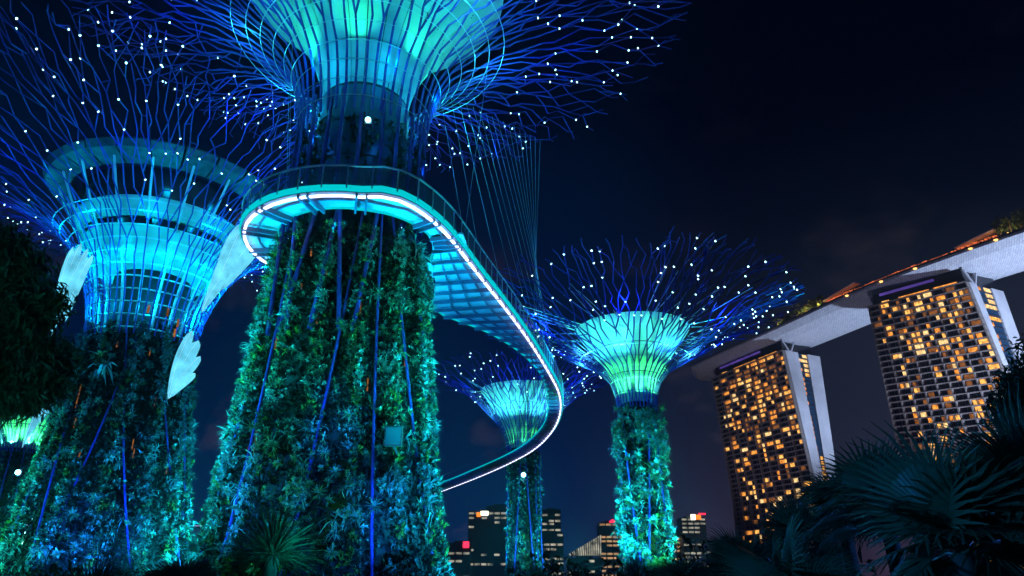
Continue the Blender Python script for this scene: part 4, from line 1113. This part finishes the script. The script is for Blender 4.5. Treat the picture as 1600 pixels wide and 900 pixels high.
fan_palm((3.3, 15.0, 0), 1.45, 'lowest fan palm, just right of the right supertree', 20, .65, 34, GP, petiole=.45)
fan_palm((-5.8, 13.8, 0), 1.25, 'dark low fan palm between the two left trunks', 18, .8, 8, 'low palms in front of the trunks', kinds=(0, 1), el=(.1, 1.5), petiole=.5)
fan_palm((-7.6, 14.5, 0), 1.05, 'dark low palm at the bottom left', 18, .8, 9, 'low palms in front of the trunks', kinds=(0, 2), el=(.1, 1.5), petiole=.5)

def bush(loc, rx, rz, n, label, seed, L=.3, W=.1, group='dark shrubs along the foot of the scene'):
    root = empty('shrub', loc, label, 'shrub', group); g = random.Random(seed); c = Vector(loc) + Vector((0, 0, rz * .75))
    mb = MB()
    for i in range(7): mb.tube(loc, c + Vector((g.uniform(-.5, .5) * rx, g.uniform(-.5, .5) * rx, g.uniform(-.1, .5) * rz)), .06, .02, 5)
    mb.build('stem', M['bark'], root)
    link('foliage', crown_leaves(c, rx, rz, n, L, W, seed, 22), M['leaf_dark'], root)
sh = [(-2.2, 24, 2.0, 1.1, 'dark shrub right of the largest trunk'), (.2, 26, 2.2, 1.25, 'dark shrub under the slim far trunk'), (2.6, 25, 2.0, 1.0, 'low shrub left of the right supertree'),
      (5.6, 27, 2.2, 1.5, 'dark shrub at the foot of the right supertree'), (5.0, 20, 1.8, 1.2, 'rounded dark shrub right of the right supertree'), (6.9, 22, 1.9, 1.15, 'taller dark shrub before the low city lights'),
      (6.6, 18, 1.6, 1.15, 'tall dark shrub below the left hotel tower'), (5.3, 15.5, 1.6, 1.3, 'shrub behind the smaller fan palm'), (-11.5, 20, 2.2, 1.0, 'dark shrub below the left trunk'), (-15.5, 21, 2.6, 1.2, 'shrub at the bottom left corner'),
      (-8.6, 22, 2.0, .9, 'small shrub between the left trunks')]
for i, (x, y, rx, rz, lab) in enumerate(sh): bush((x, y, 0), rx, rz, int(2200 * rx * rz / 3), lab, 80 + i)

def dark_tree(loc, h, blobs, label, seed, n, L=.34, W=.07):
    root = empty('tree', loc, label, 'tree'); g = random.Random(seed); base = Vector(loc)
    mb = MB(); mb.poly([base, base + Vector((.3, 0, h * .35)), base + Vector((.1, .2, h * .7))], .32, .16, 8); mb.build('trunk', M['bark'], root, smooth=True)
    P, D = [], []
    for (bx, by, bz, r) in blobs:
        mb = MB(); mb.poly([base + Vector((.2, 0, h * .4)), (base + Vector((.2, 0, h * .5))).lerp(Vector((bx, by, bz)), .5) + Vector((0, 0, .4)), Vector((bx, by, bz))], .12, .03, 5); mb.build('limb', M['bark'], root)
    gg = np.random.default_rng(seed); k = gg.integers(0, len(blobs), n); B = np.array(blobs)
    # twigs, each with a spray of narrow hanging leaves
    nt = n // 9; kt = gg.integers(0, len(blobs), nt)
    T = B[kt, :3] + nrm(gg.normal(0, 1, (nt, 3))) * (gg.uniform(.15, 1, (nt, 1)) ** .45) * B[kt, 3][:, None]
    P = np.repeat(T, 9, 0) + gg.normal(0, .16, (nt * 9, 3)); m_ = len(P)
    D = gg.normal(0, .6, (m_, 3)) + [0, 0, -.7]
    N = gg.normal(0, .6, (m_, 3)) + [0, 0, .6]
    link('crown', leaves('crown', P, D, N, L * gg.uniform(.6, 1.4, m_), W * gg.uniform(.7, 1.3, m_), .2), M['leaf_dark'], root)
def bl(px, py, Y, r): p = at(px, py, Y); return (p.x, p.y, p.z, r)
dark_tree((-16.0, 19, 0), 12, [bl(5, 385, 18, .55), bl(35, 420, 18, .6), bl(0, 460, 18, .9), bl(40, 500, 18, .7), bl(0, 560, 18, .9), bl(60, 560, 18, .6), bl(72, 590, 18.5, .42), bl(-40, 500, 18, 1.2), bl(-50, 410, 18, 1.0), bl(88, 560, 18.6, .4), bl(-30, 600, 18, .7), bl(70, 470, 18, .45), bl(20, 620, 18, .22), bl(50, 615, 18.2, .22)], 'dark leafy tree filling the left picture edge', 5, 17000, .30, .06)
dark_tree((19.5, 24, 0), 10, [bl(1605, 600, 24, .7), bl(1650, 570, 24, 1.3), bl(1585, 630, 24, .6), bl(1630, 670, 24, 1.2)], 'dark tree at the right edge in front of the second hotel tower', 6, 6000)

# unseen fill spots added to give the foreground its blue tone
lamp('SPOT', (-6, 4, 1.0), (.02, .26, .9), 2800, (4.5, 9, 2.5), 60, .8, .5)
lamp('SPOT', (-2.6, 12.2, .4), (.0, .8, .9), 900, (-4.0, 13.6, 2.5), 26, .8, .3)
lamp('SPOT', (14, 12, .6), (.03, .18, .9), 2400, (6, 14, 2.6), 80, .8, .5)

lamp('SPOT', (-9, 6, .5), (.02, .5, .6), 2600, (-14, 18, 7), 60, .8, .5)  # low fill added so the leaves of the dark left tree read
# ------------------------------------------------------------------ humid night air
hz = MB(); hz.box((0, 420, 109), (2000, 1300, 220))
ho = hz.build('haze', None, None, kind='stuff')
hm = bpy.data.materials.new('night_air'); hm.use_nodes = True; ht = hm.node_tree
ht.nodes.remove(ht.nodes['Principled BSDF'])
pv = ht.nodes.new('ShaderNodeVolumePrincipled'); pv.inputs['Color'].default_value = (.9, .93, 1, 1); pv.inputs['Density'].default_value = .00022; pv.inputs['Anisotropy'].default_value = .2
ht.links.new(pv.outputs[0], ht.nodes['Material Output'].inputs['Volume'])
ho.data.materials.append(hm)
